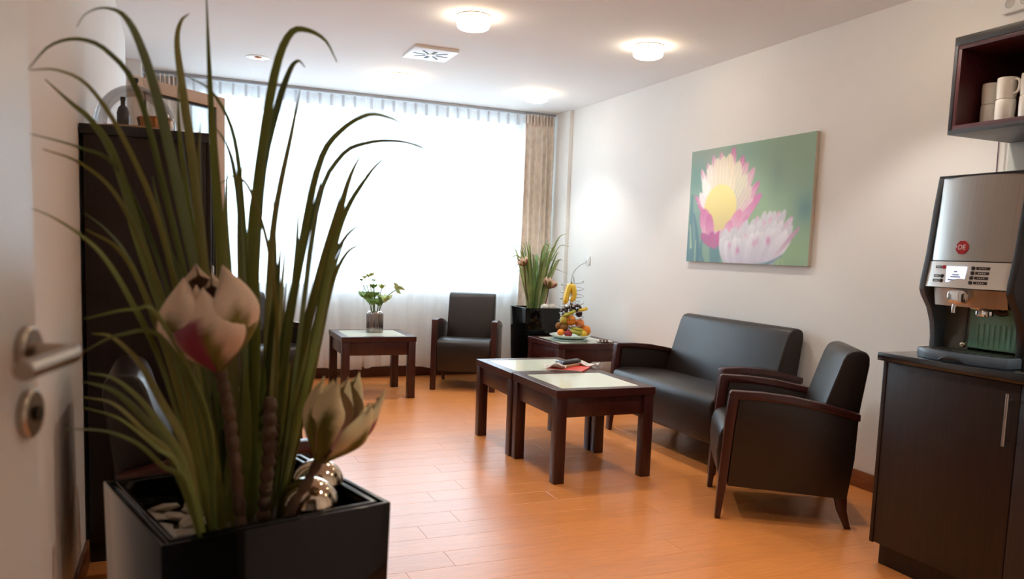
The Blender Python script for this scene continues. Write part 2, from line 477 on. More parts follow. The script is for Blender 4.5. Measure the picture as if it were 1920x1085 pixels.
M_SLOT = mat('vent_slot', rgb(18, 20, 28), 0.6)
for k in range(8):
    a = k * PI / 4 + 0.1
    wd = 0.013 if k in (2, 6) else 0.008
    MB().box(0.042, 0.132 if k not in (2, 6) else 0.105, -wd, wd, -0.0192, -0.0178).xf(Matrix.Rotation(a, 4, 'Z')).build('slot', M_SLOT, t)
MB().lathe([(0.03, -0.018), (0.03, -0.021), (0, -0.021)], 24).build('hub', M_WHITE, t)

# ------------------------------------------------------------------ curtains
M_SHEER = sheer_mat('sheer_voile', (0.96, 0.965, 0.97), 0.28, 0.52)
M_TAPE = sheer_mat('sheer_header_tape', (0.9, 0.92, 0.95), 0.16, 0.5)
M_DRAPE = mat('beige_drape', rgb(234, 222, 210), 0.85, var=0.14, scale=26, stretch=(1, 1, 0.6), bump=0.1, bscale=300, sheen=0.2)
def folds(x0, x1, yc, z0, z1, amp, per, nx, nz, seed, gather=0.0, hem=0.0):
    rnd = random.Random(seed); ph = rnd.uniform(0, 6); mb = MB()
    dr = [rnd.uniform(-1, 1) for _ in range(40)]
    for j in range(nz + 1):
        s = j / nz
        for i in range(nx + 1):
            u = i / nx; x = x0 + (x1 - x0) * u
            k = x / per * 2 * PI
            a = amp * (1.0 - 0.75 * max(0, s - 0.9) / 0.1)
            yy = yc + a * (math.sin(k + ph + 0.5 * math.sin(x * 3.1 + seed)) * 0.75 + 0.35 * math.sin(k * 0.43 + 2 * s + seed) + 0.15 * math.sin(2.1 * k + 1.3 * (1 - s)))
            xx = x + gather * (1 - s) * (u - 0.5) * (x1 - x0) + 0.012 * math.sin(5 * s + k * 0.3) * (1 - s)
            z = z0 + (z1 - z0) * s + (hem * math.sin(x * 6.3 + seed) * (1 - s) ** 6)
            mb.v.append((xx, yy, z))
    for j in range(nz):
        for i in range(nx):
            a = j * (nx + 1) + i
            mb.f.append((a, a + 1, a + nx + 2, a + nx + 1))
    return mb
for (x0, x1, sd, lab) in ((-0.02, 1.615, 1, 'long white sheer curtain over the left half of the window'), (1.635, 3.30, 2, 'long white sheer curtain over the right half of the window')):
    t = thing('sheer_curtain', lab, 'curtain', (0, 0, 0), group='white sheer curtains')
    n = int((x1 - x0) / 0.012)
    folds(x0, x1, 7.545, 0.115, 2.655, 0.03, 0.155, n, 24, sd, hem=0.018).build('voile', M_SHEER, t, recalc=False, smooth=180)
    folds(x0, x1, 7.553, 2.565, 2.672, 0.012, 0.105, n, 2, sd + 7).build('header_tape', M_TAPE, t, recalc=False, smooth=180)
    k = 0; xx = x0 + 0.04
    while xx < x1:
        MB().box(xx - 0.011, xx + 0.011, 7.528, 7.552, 2.565, 2.668).build('pleat', M_TAPE, t, bevel=0.003); xx += 0.107
for (x0, x1, sd, yc, g, lab) in ((3.235, 3.56, 5, 7.50, 0.10, 'beige patterned drape at the right end of the window'), (-0.262, 0.045, 6, 7.50, 0.0, 'beige pleated drape behind the cupboard at the left window end')):
    t = thing('drape', lab, 'curtain', (0, 0, 0), group='beige drapes')
    o = folds(x0, x1, yc, 0.03, 2.66, 0.032, 0.062, 130, 30, sd, gather=g).build('cloth', M_DRAPE, t, recalc=False, smooth=180)
    md = o.modifiers.new('thickness', 'SOLIDIFY'); md.thickness = 0.003
    xx = x0 + 0.02
    while xx < x1:
        MB().box(xx - 0.006, xx + 0.006, yc - 0.036, yc + 0.0, 2.575, 2.672).build('pleat', M_DRAPE, t, bevel=0.003); xx += 0.035
t = thing('curtain_rail', 'slim grey curtain track along the ceiling at the window', 'curtain rail', (1.66, 7.53, H))
MB().box(-1.92, 1.92, -0.02, 0.035, -0.022, 0.0).build('track', mat('rail_grey', rgb(176, 178, 182), 0.4, metal=0.3), t, bevel=0.003)
# ------------------------------------------------------------------ tables
def table(label, loc, group=None):
    S = 0.318; t = thing('lounge_table', label, 'table', loc, group='dark wood glass-topped tables')
    # top: four mitred borders round a milk-glass inset
    b = 0.064; z0, z1 = 0.488, 0.533
    top = None
    for k in range(4):
        mb = MB().hexa([(-S, -S, z0), (S, -S, z0), (S - b, -S + b, z0), (-S + b, -S + b, z0)], [(-S, -S, z1), (S, -S, z1), (S - b, -S + b, z1), (-S + b, -S + b, z1)])
        mb.xf(Matrix.Rotation(k * PI / 2, 4, 'Z')).build('top_border', M_MAHOG, t, bevel=0.0015, segs=1)
    MB().box(-S + b, S - b, -S + b, S - b, 0.505, z1 - 0.002).build('glass_inset', M_MILK, t, bevel=0.001, segs=1)
    l = 0.064; e = 0.004
    for sx in (-1, 1):
        for sy in (-1, 1):
            x0, x1 = sorted((sx * (S - e), sx * (S - e - l))); y0, y1 = sorted((sy * (S - e), sy * (S - e - l)))
            MB().box(x0, x1, y0, y1, 0, z0 - 0.0015).build('leg', M_MAHOG, t, bevel=0.003)
    for k in range(4):
        MB().box(-S + l + e, S - l - e, -S + 0.018, -S + 0.04, 0.375, z0 - 0.0015).xf(Matrix.Rotation(k * PI / 2, 4, 'Z')).build('apron', M_MAHOG, t, bevel=0.002)
    return t
table('near one of the two dark tables pushed together before the sofa', (2.2335, 4.176, 0))
table('far one of the two dark tables pushed together before the sofa', (2.2255, 4.8135, 0))
table('dark square table with the silver vase by the window', (1.553, 6.83, 0))
table('dark square table in the corner carrying the fruit stand', (3.225, 6.185, 0))

# ------------------------------------------------------------------ armchairs and sofa (local: facing -y)
def seat_furniture(name, label, cat, loc, rz, W=0.60, group=None):
    t = thing(name, label, cat, loc, rz, group=group)
    h = W / 2; a = 0.052
    frame = [(-0.313, 0.0), (-0.306, 0.2), (-0.29, 0.5), (-0.277, 0.638), (-0.268, 0.646), (-0.12, 0.645), (0.02, 0.634), (0.18, 0.607), (0.334, 0.57),
             (0.334, 0.535), (0.18, 0.571), (0.02, 0.596), (-0.12, 0.606), (-0.232, 0.606), (-0.243, 0.5), (-0.264, 0.2), (-0.287, 0.0)]
    panel = [(-0.262, 0.17), (-0.24, 0.5), (-0.229, 0.607), (-0.12, 0.607), (0.02, 0.597), (0.18, 0.572), (0.326, 0.537), (0.322, 0.35), (0.3, 0.15), (0.1, 0.158)]
    for s in (-1, 1):
        x0, x1 = sorted((s * h, s * (h - a)))
        MB().prism(frame, x0, x1).build('arm_frame', M_MAHOG, t, bevel=0.004)
        x0, x1 = sorted((s * (h - 0.004), s * (h - a + 0.003)))
        MB().prism(panel, x0, x1).build('side_panel', M_LEATHER, t, bevel=0.003)
        xa, xb = sorted((s * (h - 0.008), s * (h - 0.048)))
        xc, xd = sorted((s * (h - 0.012), s * (h - 0.04)))
        rl = MB()
        secs = [(0.245, 0.303, 0.158), (0.262, 0.307, 0.09), (0.285, 0.32, 0.04), (0.304, 0.333, 0.0)]
        for (ya, yb, z) in secs:
            f = z / 0.158; p0 = xa * f + xc * (1 - f); p1 = xb * f + xd * (1 - f)
            rl.v += [(p0, ya, z), (p1, ya, z), (p1, yb, z), (p0, yb, z)]
        for j in range(3):
            for i in range(4):
                rl.f.append((j * 4 + i, j * 4 + (i + 1) % 4, j * 4 + 4 + (i + 1) % 4, j * 4 + 4 + i))
        rl.f += [(0, 1, 2, 3), (12, 13, 14, 15)]
        rl.build('rear_leg', M_MAHOG, t, bevel=0.003)
    seat = [(-0.292, 0.172), (-0.31, 0.24), (-0.318, 0.33), (-0.313, 0.41), (-0.3, 0.445), (-0.275, 0.465), (-0.23, 0.474), (-0.1, 0.47), (0.1, 0.452), (0.235, 0.44), (0.25, 0.165)]
    MB().prism(seat, -h + a + 0.001, h - a - 0.001).build('seat', M_LEATHER, t, bevel=0.014, segs=3, smooth=50)
    back = [(0.135, 0.43), (0.19, 0.62), (0.252, 0.82), (0.268, 0.853), (0.29, 0.868), (0.325, 0.871), (0.358, 0.862), (0.374, 0.842), (0.376, 0.8), (0.352, 0.6), (0.33, 0.4), (0.305, 0.155), (0.245, 0.155), (0.235, 0.42)]
    bw = h - a - (0.022 if W < 1 else 0.012)
    MB().prism(back, -bw, bw).build('backrest', M_LEATHER, t, bevel=0.013, segs=3, smooth=50)
    return t
def face(v):   # heading whose local -y points along v
    return math.atan2(v[0], -v[1])
seat_furniture('armchair', 'dark leather armchair at the right beside the coffee counter', 'armchair', (2.878, 3.205, 0), math.radians(-122.8), group='dark leather armchairs')
seat_furniture('armchair', 'dark leather armchair by the window next to the beige curtain', 'armchair', (2.52, 7.03, 0), math.radians(-26.9), group='dark leather armchairs')
seat_furniture('armchair', 'dark leather armchair by the window, mostly hidden behind the tall grass', 'armchair', (0.585, 6.70, 0), math.radians(25), group='dark leather armchairs')
seat_furniture('armchair', 'dark leather armchair in front of the cupboard, behind the big planter', 'armchair', (0.158, 2.88, 0), math.radians(90), group='dark leather armchairs')
sofa = seat_furniture('sofa', 'dark leather two-seat sofa with mahogany arms along the white wall', 'sofa', (3.236, 4.415, 0), math.radians(-90), W=1.29)

# ------------------------------------------------------------------ dark cupboard at the left and what stands on it
cup = thing('cupboard', 'tall dark wood cupboard beside the left wall behind the grass', 'cupboard', (XL + 0.016, 3.41, 0))
MB().box(0.0, 0.43, 0.0, 0.42, 0.08, 1.668).build('body', M_WENGE, cup, bevel=0.002)
MB().box(0.0, 0.40, 0.01, 0.41, 0.0, 0.08).build('plinth', M_BLACK, cup)
MB().box(-0.012, 0.443, -0.006, 0.425, 1.668, 1.705).build('top_board', mat('black_board', rgb(20, 18, 18), 0.3, var=0.1), cup, bevel=0.002)
for k in range(2):
    d = MB().box(0.43, 0.449, 0.006 + k * 0.208, 0.206 + k * 0.208, 0.085, 1.664).build('cupboard_door', M_WENGE, cup, bevel=0.0015)
    MB().box(0.449, 0.465, 0.175 + k * 0.055, 0.187 + k * 0.055, 1.0, 1.18).build('handle', M_STEEL, d, bevel=0.002)
CT = 1.705
M_DOME = thin_glass('dome_plastic', (0.93, 0.945, 0.96), 0.02, 0.7)
dm = thing('cake_dome', 'clear dome cake cover on top of the dark cupboard', 'cake dome', (-0.158, 3.60, CT))
pr = [(0.152 * math.cos(a), 0.02 + 0.168 * math.sin(a)) for a in [i * PI / 2 / 12 for i in range(13)]]
pr[-1] = (0.001, pr[-1][1])
MB().lathe([(0.158, 0.012), (0.153, 0.013)] + pr, 40).build('dome', M_DOME, dm, recalc=False, smooth=60)
MB().lathe([(0.0, 0.0), (0.15, 0.0), (0.163, 0.006), (0.163, 0.012), (0.0, 0.012)], 40).build('board', mat('pale_wood_board', rgb(186, 150, 112), 0.5), dm)
MB().lathe([(0.0, 0.186), (0.008, 0.187), (0.009, 0.2), (0.014, 0.206), (0.014, 0.216), (0.0, 0.22)], 16).build('knob', M_BLACK, dm)
ck = thing('copper_pan', 'shiny copper cake tin under the clear dome', 'cake tin', (-0.085, 3.585, CT + 0.012))
MB().lathe([(0.0, 0.0), (0.058, 0.0), (0.066, 0.045), (0.069, 0.048), (0.066, 0.052), (0.06, 0.046), (0.03, 0.05), (0.0, 0.052)], 32, flute=(0.03, 12)).build('tin', mat('copper', rgb(196, 128, 78), 0.25, metal=1.0, var=0.1, scale=30), ck)
tag(MB().sphere((0, 0, 0.011), 0.012, 12, 8, (1.1, 1, 0.9)).build('sweet', mat('pink_sugar', rgb(206, 160, 140), 0.5), None), 'small pinkish round sweet at the right end of the cupboard top', 'sweet').location = (0.078, 3.56, CT)
wd = thing('slim_dark_shape', 'slim dark upright shape under the edge of the clear dome', 'bottle', (-0.205, 3.64, CT + 0.012))  # slim dark form filling in a dark shape under the dome
MB().lathe([(0.0, 0), (0.022, 0), (0.024, 0.004), (0.024, 0.07), (0.018, 0.09), (0.009, 0.1), (0.009, 0.125), (0.0, 0.125)], 20).build('glass', mat('smoky_grey', rgb(70, 66, 68), 0.15), wd)
MB().lathe([(0.0, 0.118), (0.0105, 0.118), (0.0105, 0.132), (0.0, 0.132)], 16).build('cap', M_BLACK, wd)
# beige framed glass panel behind the cupboard
gp = thing('glass_panel', 'tall beige-framed glass panel standing behind the dark cupboard', 'glass panel', (0.005, 4.16, 0), math.radians(42.7))
M_BEIGE = mat('beige_frame', rgb(228, 212, 200), 0.55, var=0.04, scale=10)
hw = 0.272
for s in (-1, 1):
    x0, x1 = sorted((s * hw, s * (hw - 0.055)))
    MB().box(x0, x1, -0.02, 0.02, 0.0, 2.0).build('stile', M_BEIGE, gp, bevel=0.003)
MB().box(-hw + 0.055, hw - 0.055, -0.02, 0.02, 1.945, 2.0).build('rail', M_BEIGE, gp, bevel=0.003)
MB().box(-hw + 0.055, hw - 0.055, -0.02, 0.02, 0.1, 0.2).build('rail', M_BEIGE, gp, bevel=0.003)
for s in (-1, 1):
    x0, x1 = sorted((s * (hw - 0.055), s * (hw - 0.075)))
    MB().box(x0, x1, -0.012, 0.012, 0.2, 1.945).build('gasket', M_BLACK, gp)
MB().box(-hw + 0.075, hw - 0.075, -0.012, 0.012, 1.935, 1.945).build('gasket', M_BLACK, gp)
MB().box(-hw + 0.075, hw - 0.075, -0.002, 0.002, 0.2, 1.935).build('pane', thin_glass('panel_glass', (0.97, 0.98, 0.98), 0.0, 0.8), gp)
for s in (-1, 1):
    MB().box(s * 0.2 - 0.03, s * 0.2 + 0.03, -0.12, 0.12, 0.0, 0.03).build('foot', M_BEIGE, gp, bevel=0.004)

# ------------------------------------------------------------------ coffee counter
FX = 2.742
tag(MB().box(2.717, XR - 0.002, 1.0, 2.455, 0.886, 0.92).build('worktop', M_BLACKTOP, bevel=0.003), 'polished black worktop of the coffee counter', 'worktop')
for k, (ya, yb) in enumerate(((1.845, 2.44), (1.25, 1.845))):
    c = thing('base_cabinet', ('dark wood base cabinet at the far end of the counter, below the coffee machine', 'dark wood base cabinet at the right image edge, nearest the camera')[k], 'cabinet', (FX, ya, 0), group='base cabinets of the coffee counter')
    w = yb - ya
    MB().box(0.021, XR - FX - 0.003, 0.0, w, 0.1, 0.885).build('body', M_WENGE, c, bevel=0.001)
    if k == 0: MB().box(-0.002, 0.021, w - 0.018, w, 0.1, 0.885).build('end_panel', M_WENGE, c, bevel=0.001)
    MB().box(0.05, XR - FX - 0.02, 0.0, w - 0.012, 0.0, 0.1).build('plinth', M_WENGE, c)
    d = MB().box(0.0, 0.019, 0.002, w - (0.021 if k == 0 else 0.002), 0.104, 0.881).build('cabinet_door', M_WENGE, c, bevel=0.001)
    hb = MB().tube([(-0.028, 0.028, 0.655), (-0.028, 0.028, 0.845)], 0.006, 12)
    hb.tube([(0.0, 0.028, 0.68), (-0.028, 0.028, 0.68)], 0.0045, 8).tube([(0.0, 0.028, 0.82), (-0.028, 0.028, 0.82)], 0.0045, 8)
    hb.build('handle', M_STEEL, d)
sp = tag(MB().box(XR - 0.012, XR - 0.001, 1.0, 2.609, 0.921, 1.88).build('grey_wall_sheet', mat('grey_sheet', rgb(186, 190, 184), 0.35, var=0.02), bevel=0.001), 'pale grey sheet on the wall between worktop and wall cupboard', 'wall panel')  # thin pale grey sheet over the wall below the cupboard

# open wall cupboard with mugs
M_MAROON = mat('maroon_lining', rgb(74, 30, 32), 0.42, var=0.1, scale=8)
M_CHAR = mat('charcoal_board', rgb(44, 40, 42), 0.45, var=0.12, scale=8)
wc = thing('wall_cupboard', 'open wall cupboard with maroon lining above the coffee machine', 'cupboard', (3.20, 1.1, 1.878))
D = XR - 3.20 - 0.001; Lw = 2.609 - 1.1
MB().box(0, D, 0, Lw, 0.388, 0.426).build('top_board', M_CHAR, wc, bevel=0.001)
MB().box(0, D, 0, Lw, 0.0, 0.019).build('bottom_board', M_CHAR, wc, bevel=0.001)
MB().box(0, D, Lw - 0.018, Lw, 0.019, 0.388).build('end_board', M_CHAR, wc, bevel=0.001)
MB().box(0, D, 0, 0.018, 0.019, 0.388).build('end_board', M_CHAR, wc, bevel=0.001)
MB().box(0.002, D, 0.018, Lw - 0.018, 0.369, 0.388).build('lining', M_MAROON, wc, bevel=0.001)
MB().box(0.002, D, 0.018, Lw - 0.018, 0.019, 0.038).build('lining', M_MAROON, wc, bevel=0.001)
MB().box(0.002, D, Lw - 0.037, Lw - 0.018, 0.038, 0.369).build('lining', M_MAROON, wc, bevel=0.001)
MB().box(D - 0.01, D, 0.018, Lw - 0.037, 0.038, 0.369).build('back_panel', M_MAROON, wc)
for (px, pz) in ((0.12, 0.1), (0.12, 0.31)):
    MB().lathe([(0.0045, 0), (0.0045, 0.003), (0, 0.003)], 10).xf(Matrix.Translation((px, Lw - 0.037, pz)) @ Matrix.Rotation(PI / 2, 4, 'X')).build('shelf_pin', M_CHROME, wc)
def mug(loc, rz, label):
    t = thing('mug', label, 'mug', loc, rz, group='white mugs in the wall cupboard')
    MB().lathe([(0.0, 0.0), (0.034, 0.0), (0.037, 0.003), (0.0385, 0.02), (0.0395, 0.06), (0.039, 0.09), (0.0375, 0.0925), (0.0355, 0.09), (0.0355, 0.02), (0.033, 0.008), (0.0, 0.006)], 36).build('cup', M_CERAMIC, t)
    pts = spline([(0.036, 0, 0.078), (0.052, 0, 0.08), (0.064, 0, 0.068), (0.064, 0, 0.042), (0.054, 0, 0.026), (0.037, 0, 0.022)], 18)
    MB().tube(pts, 0.0055, 10).build('handle', M_CERAMIC, t)
zc = 1.878 + 0.038
for (x, y, a, nm) in ((3.34, 2.515, -1.9, 'leftmost stack, by the cupboard end'), (3.285, 2.405, -1.75, 'middle stack'), (3.28, 2.295, -1.8, 'rightmost visible stack')):
    mug((x, y, zc), a + 2.4, 'lower white mug of the ' + nm)
    mug((x, y, zc + 0.0932), a, 'upper white mug of the ' + nm)

# ------------------------------------------------------------------ coffee machine
cm = thing('coffee_machine', 'stainless and black coffee machine with display on the worktop', 'coffee machine', (2.80, 2.13, 0.92))
sidep = [(0.03, 0.722), (0.012, 0.6), (-0.008, 0.42), (-0.028, 0.31), (-0.03, 0.275), (-0.018, 0.25), (0.02, 0.2), (0.045, 0.14), (0.055, 0.08), (0.055, 0.0), (0.46, 0.0), (0.46, 0.722)]
M_SIDE = mat('slate_plastic', rgb(84, 98, 112), 0.3, var=0.05)
MB().prism([(x, z) for x, z in sidep], 0.172, 0.196, 'y').build('side_wall', M_SIDE, cm, bevel=0.004)
MB().prism([(x, z) for x, z in sidep], -0.205, -0.172, 'y').build('side_wall', M_BLACK, cm, bevel=0.004)
MB().box(0.16, 0.455, -0.172, 0.172, 0.0, 0.715).build('housing', M_BLACK, cm)
# bulged steel cover
def bulge(z0, z1, x0, x1, y0, y1, bul, n=18, th=0.012):
    mb = MB(); 
    for (z, xb) in ((z0, x0), (z1, x1)):
        for i in range(n + 1):
            u = i / n; yy = y0 + (y1 - y0) * u
            mb.v.append((xb - bul * math.sin(PI * u) ** 0.8, yy, z))
    for (z, xb) in ((z0, x0), (z1, x1)):
        for i in range(n + 1):
            u = i / n; yy = y0 + (y1 - y0) * u
            mb.v.append((xb + th + 0.1, yy, z))
    m = n + 1
    for i in range(n):
        mb.f.append((i, i + 1, m + i + 1, m + i)); mb.f.append((2 * m + i, 3 * m + i, 3 * m + i + 1, 2 * m + i + 1))
        mb.f.append((i, 2 * m + i, 2 * m + i + 1, i + 1)); mb.f.append((m + i, m + i + 1, 3 * m + i + 1, 3 * m + i))
    mb.f.append((0, m, 3 * m, 2 * m)); mb.f.append((n, 2 * m + n, 3 * m + n, m + n))
    return mb
bulge(0.392, 0.716, -0.004, 0.03, -0.171, 0.171, 0.03).build('front_cover', M_STEEL, cm, smooth=40)
MB().prism([(0.03, 0.717), (0.005, 0.717), (0.005, 0.724), (0.455, 0.724), (0.455, 0.717)], -0.172, 0.172, 'y').build('lid', M_BLACK, cm)
pan = bulge(0.288, 0.388, -0.024, -0.006, -0.171, 0.171, 0.03).build('control_panel', mat('pearl_panel', rgb(206, 205, 200), 0.35, metal=0.3, var=0.02), cm, smooth=40)
bulge(0.216, 0.284, 0.002, -0.012, -0.165, 0.14, 0.022).build('lower_cover', M_STEEL, cm, smooth=40)
def onpanel(y, z):   # point on the control panel face
    u = (y + 0.171) / 0.342; f = (z - 0.288) / 0.1
    return -0.024 + 0.018 * f - 0.03 * math.sin(PI * u) ** 0.8
M_SCR = emit_mat('display_lit', (0.55, 0.70, 0.95), 0.55)
M_BTN = mat('button_dark', rgb(50, 48, 50), 0.3); M_RED = mat('badge_red', rgb(170, 24, 34), 0.35)
sx = onpanel(0.022, 0.338)
scr = MB().box(sx - 0.003, sx + 0.01, -0.018, 0.064, 0.308, 0.370).build('display', M_SCR, cm, bevel=0.001)
M_INK = mat('display_ink', rgb(120, 135, 170), 0.5)
for (ya, yb, z) in ((0.016, 0.03, 0.35), (0.008, 0.036, 0.338), (0.002, 0.044, 0.33), (-0.008, 0.054, 0.318)):
    MB().box(sx - 0.0036, sx - 0.003, ya, yb, z - 0.0022, z + 0.0022).build('display_line', M_INK, scr)
def button(y, z, m, yl0, yl1):
    b = MB().lathe([(0.0075, 0), (0.0075, 0.004), (0.005, 0.005), (0, 0.005)], 18).xf(Matrix.Translation((onpanel(y, z) + 0.001, y, z)) @ Matrix.Rotation(-PI / 2, 4, 'Y')).build('button', m, cm)
    xm = onpanel((yl0 + yl1) / 2, z)
    mb = MB()
    for yy in (yl0, yl1):
        xx = onpanel(yy, z)
        mb.v += [(xx - 0.002, yy, z - 0.0052), (xx - 0.002, yy, z + 0.0052), (xx + 0.004, yy, z + 0.0052), (xx + 0.004, yy, z - 0.0052)]
    mb.f = [(0, 1, 2, 3), (4, 7, 6, 5), (0, 4, 5, 1), (1, 5, 6, 2), (2, 6, 7, 3), (3, 7, 4, 0)]
    lb = mb.build('button_label', M_BTN, cm, smooth=0)
    for q in range(4):
        yy = yl0 + (yl1 - yl0) * (0.28 + 0.15 * q); xx = onpanel(yy, z) - 0.0024
        MB().box(xx - 0.0003, xx + 0.0006, yy - 0.0018, yy + 0.0018, z - 0.0014, z + 0.0014).build('label_print', M_WHITEPL, lb, smooth=0)
button(0.084, 0.366, M_RED, 0.094, 0.128)
button(0.085, 0.331, M_BTN, 0.096, 0.130)
button(0.085, 0.313, M_BTN, 0.096, 0.130)
for i in range(4):
    button(-0.043, 0.365 - i * 0.0182, M_BTN, -0.104, -0.055)
# red octagon badge with its two letters
bx = 0.0 - 0.03 * math.sin(PI * (0.022 + 0.171) / 0.342) ** 0.8 + 0.0013
def octa(r): return [(r * math.cos(PI / 8 + k * PI / 4), r * math.sin(PI / 8 + k * PI / 4)) for k in range(8)]
lz = 0.443; fx = -0.004 + 0.034 * (lz - 0.392) / 0.324 - 0.03 * math.sin(PI * (0.018 + 0.171) / 0.342) ** 0.8
bd = MB().prism(octa(0.0275), -0.003, 0.004, 'z').xf(Matrix.Translation((fx, 0.018, lz)) @ Matrix.Rotation(math.radians(6), 4, 'Y') @ Matrix.Rotation(-PI / 2, 4, 'Z') @ Matrix.Rotation(PI / 2, 4, 'X')).build('badge', M_RED, cm, bevel=0.0008, segs=1)
tx = text_mesh('badge_letters', 'DE', 0.026, M_WHITEPL, bd)
tx.matrix_local = Matrix.Translation((fx - 0.0042, 0.018, lz)) @ Matrix.Rotation(math.radians(6), 4, 'Y') @ Matrix.Rotation(-PI / 2, 4, 'Z') @ Matrix.Rotation(PI / 2, 4, 'X')
tx2 = MB().box(fx - 0.0042, fx - 0.0035, 0.038, 0.041, lz - 0.008, lz + 0.008).build('badge_bar', M_WHITEPL, bd)
# chrome badge, spouts, cavity, tank, drip tray
ov = []
for k in range(28):
    a = 2 * PI * k / 28
    ov.append((0.042 * (abs(math.cos(a)) ** 0.55) * (1 if math.cos(a) > 0 else -1), 0.027 * (abs(math.sin(a)) ** 0.6) * (1 if math.sin(a) > 0 else -1)))
b2 = MB().prism(ov, -0.006, 0.02, 'z').xf(Matrix.Translation((-0.03, 0.008, 0.254)) @ Matrix.Rotation(-PI / 2, 4, 'Z') @ Matrix.Rotation(PI / 2, 4, 'X')).build('chrome_badge', M_CHROME, cm, bevel=0.004)
MB().prism([(x * 0.82, y * 0.5) for x, y in ov], 0.0, 0.0012, 'z').xf(Matrix.Translation((-0.0368, 0.008, 0.258)) @ Matrix.Rotation(-PI / 2, 4, 'Z') @ Matrix.Rotation(PI / 2, 4, 'X')).build('badge_plate', M_BTN, b2)
for q in range(6):
    MB().box(-0.0385, -0.0372, 0.031 - q * 0.009, 0.036 - q * 0.009, 0.251, 0.256).build('badge_print', M_CHROME, b2, smooth=0)
MB().tube(spline([(0.0, 0.035, 0.228), (-0.012, 0.04, 0.222), (-0.014, 0.042, 0.21), (-0.014, 0.042, 0.19)], 10), 0.0085, 14).build('water_spout', M_CHROME, cm)
MB().lathe([(0.0, 0.0), (0.026, 0.0), (0.03, 0.006), (0.03, 0.018), (0.022, 0.026), (0.0, 0.028)], 28, (0.01, -0.072, 0.186), flute=(0.05, 14)).build('coffee_outlet', M_CHROME, cm)
MB().tube(spline([(0.0, -0.02, 0.222), (0.004, -0.045, 0.218), (0.01, -0.072, 0.21)], 10), 0.013, 12).build('outlet_arm', M_CHROME, cm)
MB().tube(spline([(0.02, -0.1, 0.214), (0.03, -0.12, 0.2), (0.04, -0.14, 0.205)], 8), 0.012, 10).build('outlet_hose', M_BLACK, cm)
M_GREEN = mat('green_tank', rgb(132, 186, 160), 0.3, var=0.06, scale=10)
tk = MB().box(0.105, 0.15, -0.171, 0.062, 0.05, 0.213).build('water_tank', M_GREEN, cm, bevel=0.006)
for q in range(9):
    MB().box(0.1025, 0.1055, -0.16 + q * 0.022, -0.149 + q * 0.022, 0.058, 0.15).build('tank_rib', M_GREEN, tk, bevel=0.001)
MB().box(0.11, 0.16, 0.062, 0.172, 0.04, 0.24).build('cavity_wall', mat('cavity_grey', rgb(96, 98, 92), 0.4), cm)
MB().tube([(0.085, 0.058, 0.062), (0.088, 0.056, 0.21)], 0.003, 8).build('level_rod', M_BLACK, cm)
MB().sphere((0.08, 0.06, 0.062), 0.013, 14, 10).build('rod_knob', M_SATIN, cm)
tr = [(-0.02, -0.2), (-0.05, -0.12), (-0.058, 0.0), (-0.05, 0.12), (-0.02, 0.188), (0.16, 0.188), (0.16, -0.2)]
ty = MB().prism(tr, 0.0, 0.04, 'z').build('drip_tray', M_SIDE, cm, bevel=0.006)
MB().prism([(x * 0.86 + 0.012, y * 0.92) for x, y in tr], 0.04, 0.0415, 'z').build('drip_grille', M_BLACK, ty)
for q in range(10):
    MB().box(-0.02, 0.1, -0.165 + q * 0.036, -0.15 + q * 0.036, 0.0412, 0.0428).build('grille_bar', M_STEEL, ty, smooth=0)
MB().tube(spline([(-0.061, 0.05, 0.006), (-0.064, 0.03, 0.016), (-0.0655, 0.0, 0.019), (-0.064, -0.03, 0.016), (-0.061, -0.05, 0.006)], 14), 0.004, 8).build('tray_grip', M_BLACK, ty)
MB().box(-0.012, 0.0, -0.2, -0.16, 0.0, 0.0035).xf(Matrix.Translation((-0.04, -0.09, 0))).build('tray_clip', M_STEEL, ty)
for (x, y0, nm) in ((3.6205, 2.668, 'dark'), (3.6205, 2.632, 'white')):
    tag(MB().tube(spline([(0, 0, 0.99), (0.0, -0.003, 0.8), (-0.03, -0.02, 0.55), (-0.2, -0.1, 0.42), (-0.36, -0.22, 0.34)] if nm == 'dark' else [(0, 0, 0.99), (0, -0.002, 0.7), (0, -0.003, 0.4), (0, -0.003, 0.0)], 20), 0.002, 6).build('cable', mat('cable_' + nm, rgb(96, 40, 70) if nm == 'dark' else rgb(220, 215, 205), 0.5)), 'thin %s cable hanging down the wall behind the coffee machine' % ('purple' if nm == 'dark' else 'white'), 'cable').location = (x, y0, 0.93)

# ------------------------------------------------------------------ wall fittings
sw = thing('light_switch', 'small white wall switch with red light beside the corner plant', 'switch', (XR, 6.757, 1.226))
MB().box(-0.012, 0, -0.045, 0.045, -0.042, 0.042).build('plate', M_WHITEPL, sw, bevel=0.003)
MB().box(-0.016, -0.012, -0.028, 0.028, -0.028, 0.028).build('rocker', M_WHITEPL, sw, bevel=0.002)
MB().lathe([(0.006, 0), (0.006, 0.003), (0, 0.003)], 12).xf(Matrix.Translation((-0.016, 0.012, -0.006)) @ Matrix.Rotation(-PI / 2, 4, 'Y')).build('pilot_light', M_RED, sw)
so = thing('wall_socket', 'white double socket high on the wall above the open cupboard', 'socket', (XR, 2.625, 2.525))
MB().box(-0.03, 0, -0.075, 0.075, -0.042, 0.042).build('box', M_WHITEPL, so, bevel=0.004)
for s in (-1, 1):
    MB().lathe([(0.022, 0), (0.022, 0.002), (0.02, 0.002), (0.018, 0.0005), (0, 0.0005)], 24).xf(Matrix.Translation((-0.03, s * 0.036, 0)) @ Matrix.Rotation(-PI / 2, 4, 'Y')).build('outlet', mat('socket_grey', rgb(196, 196, 192), 0.4), so)

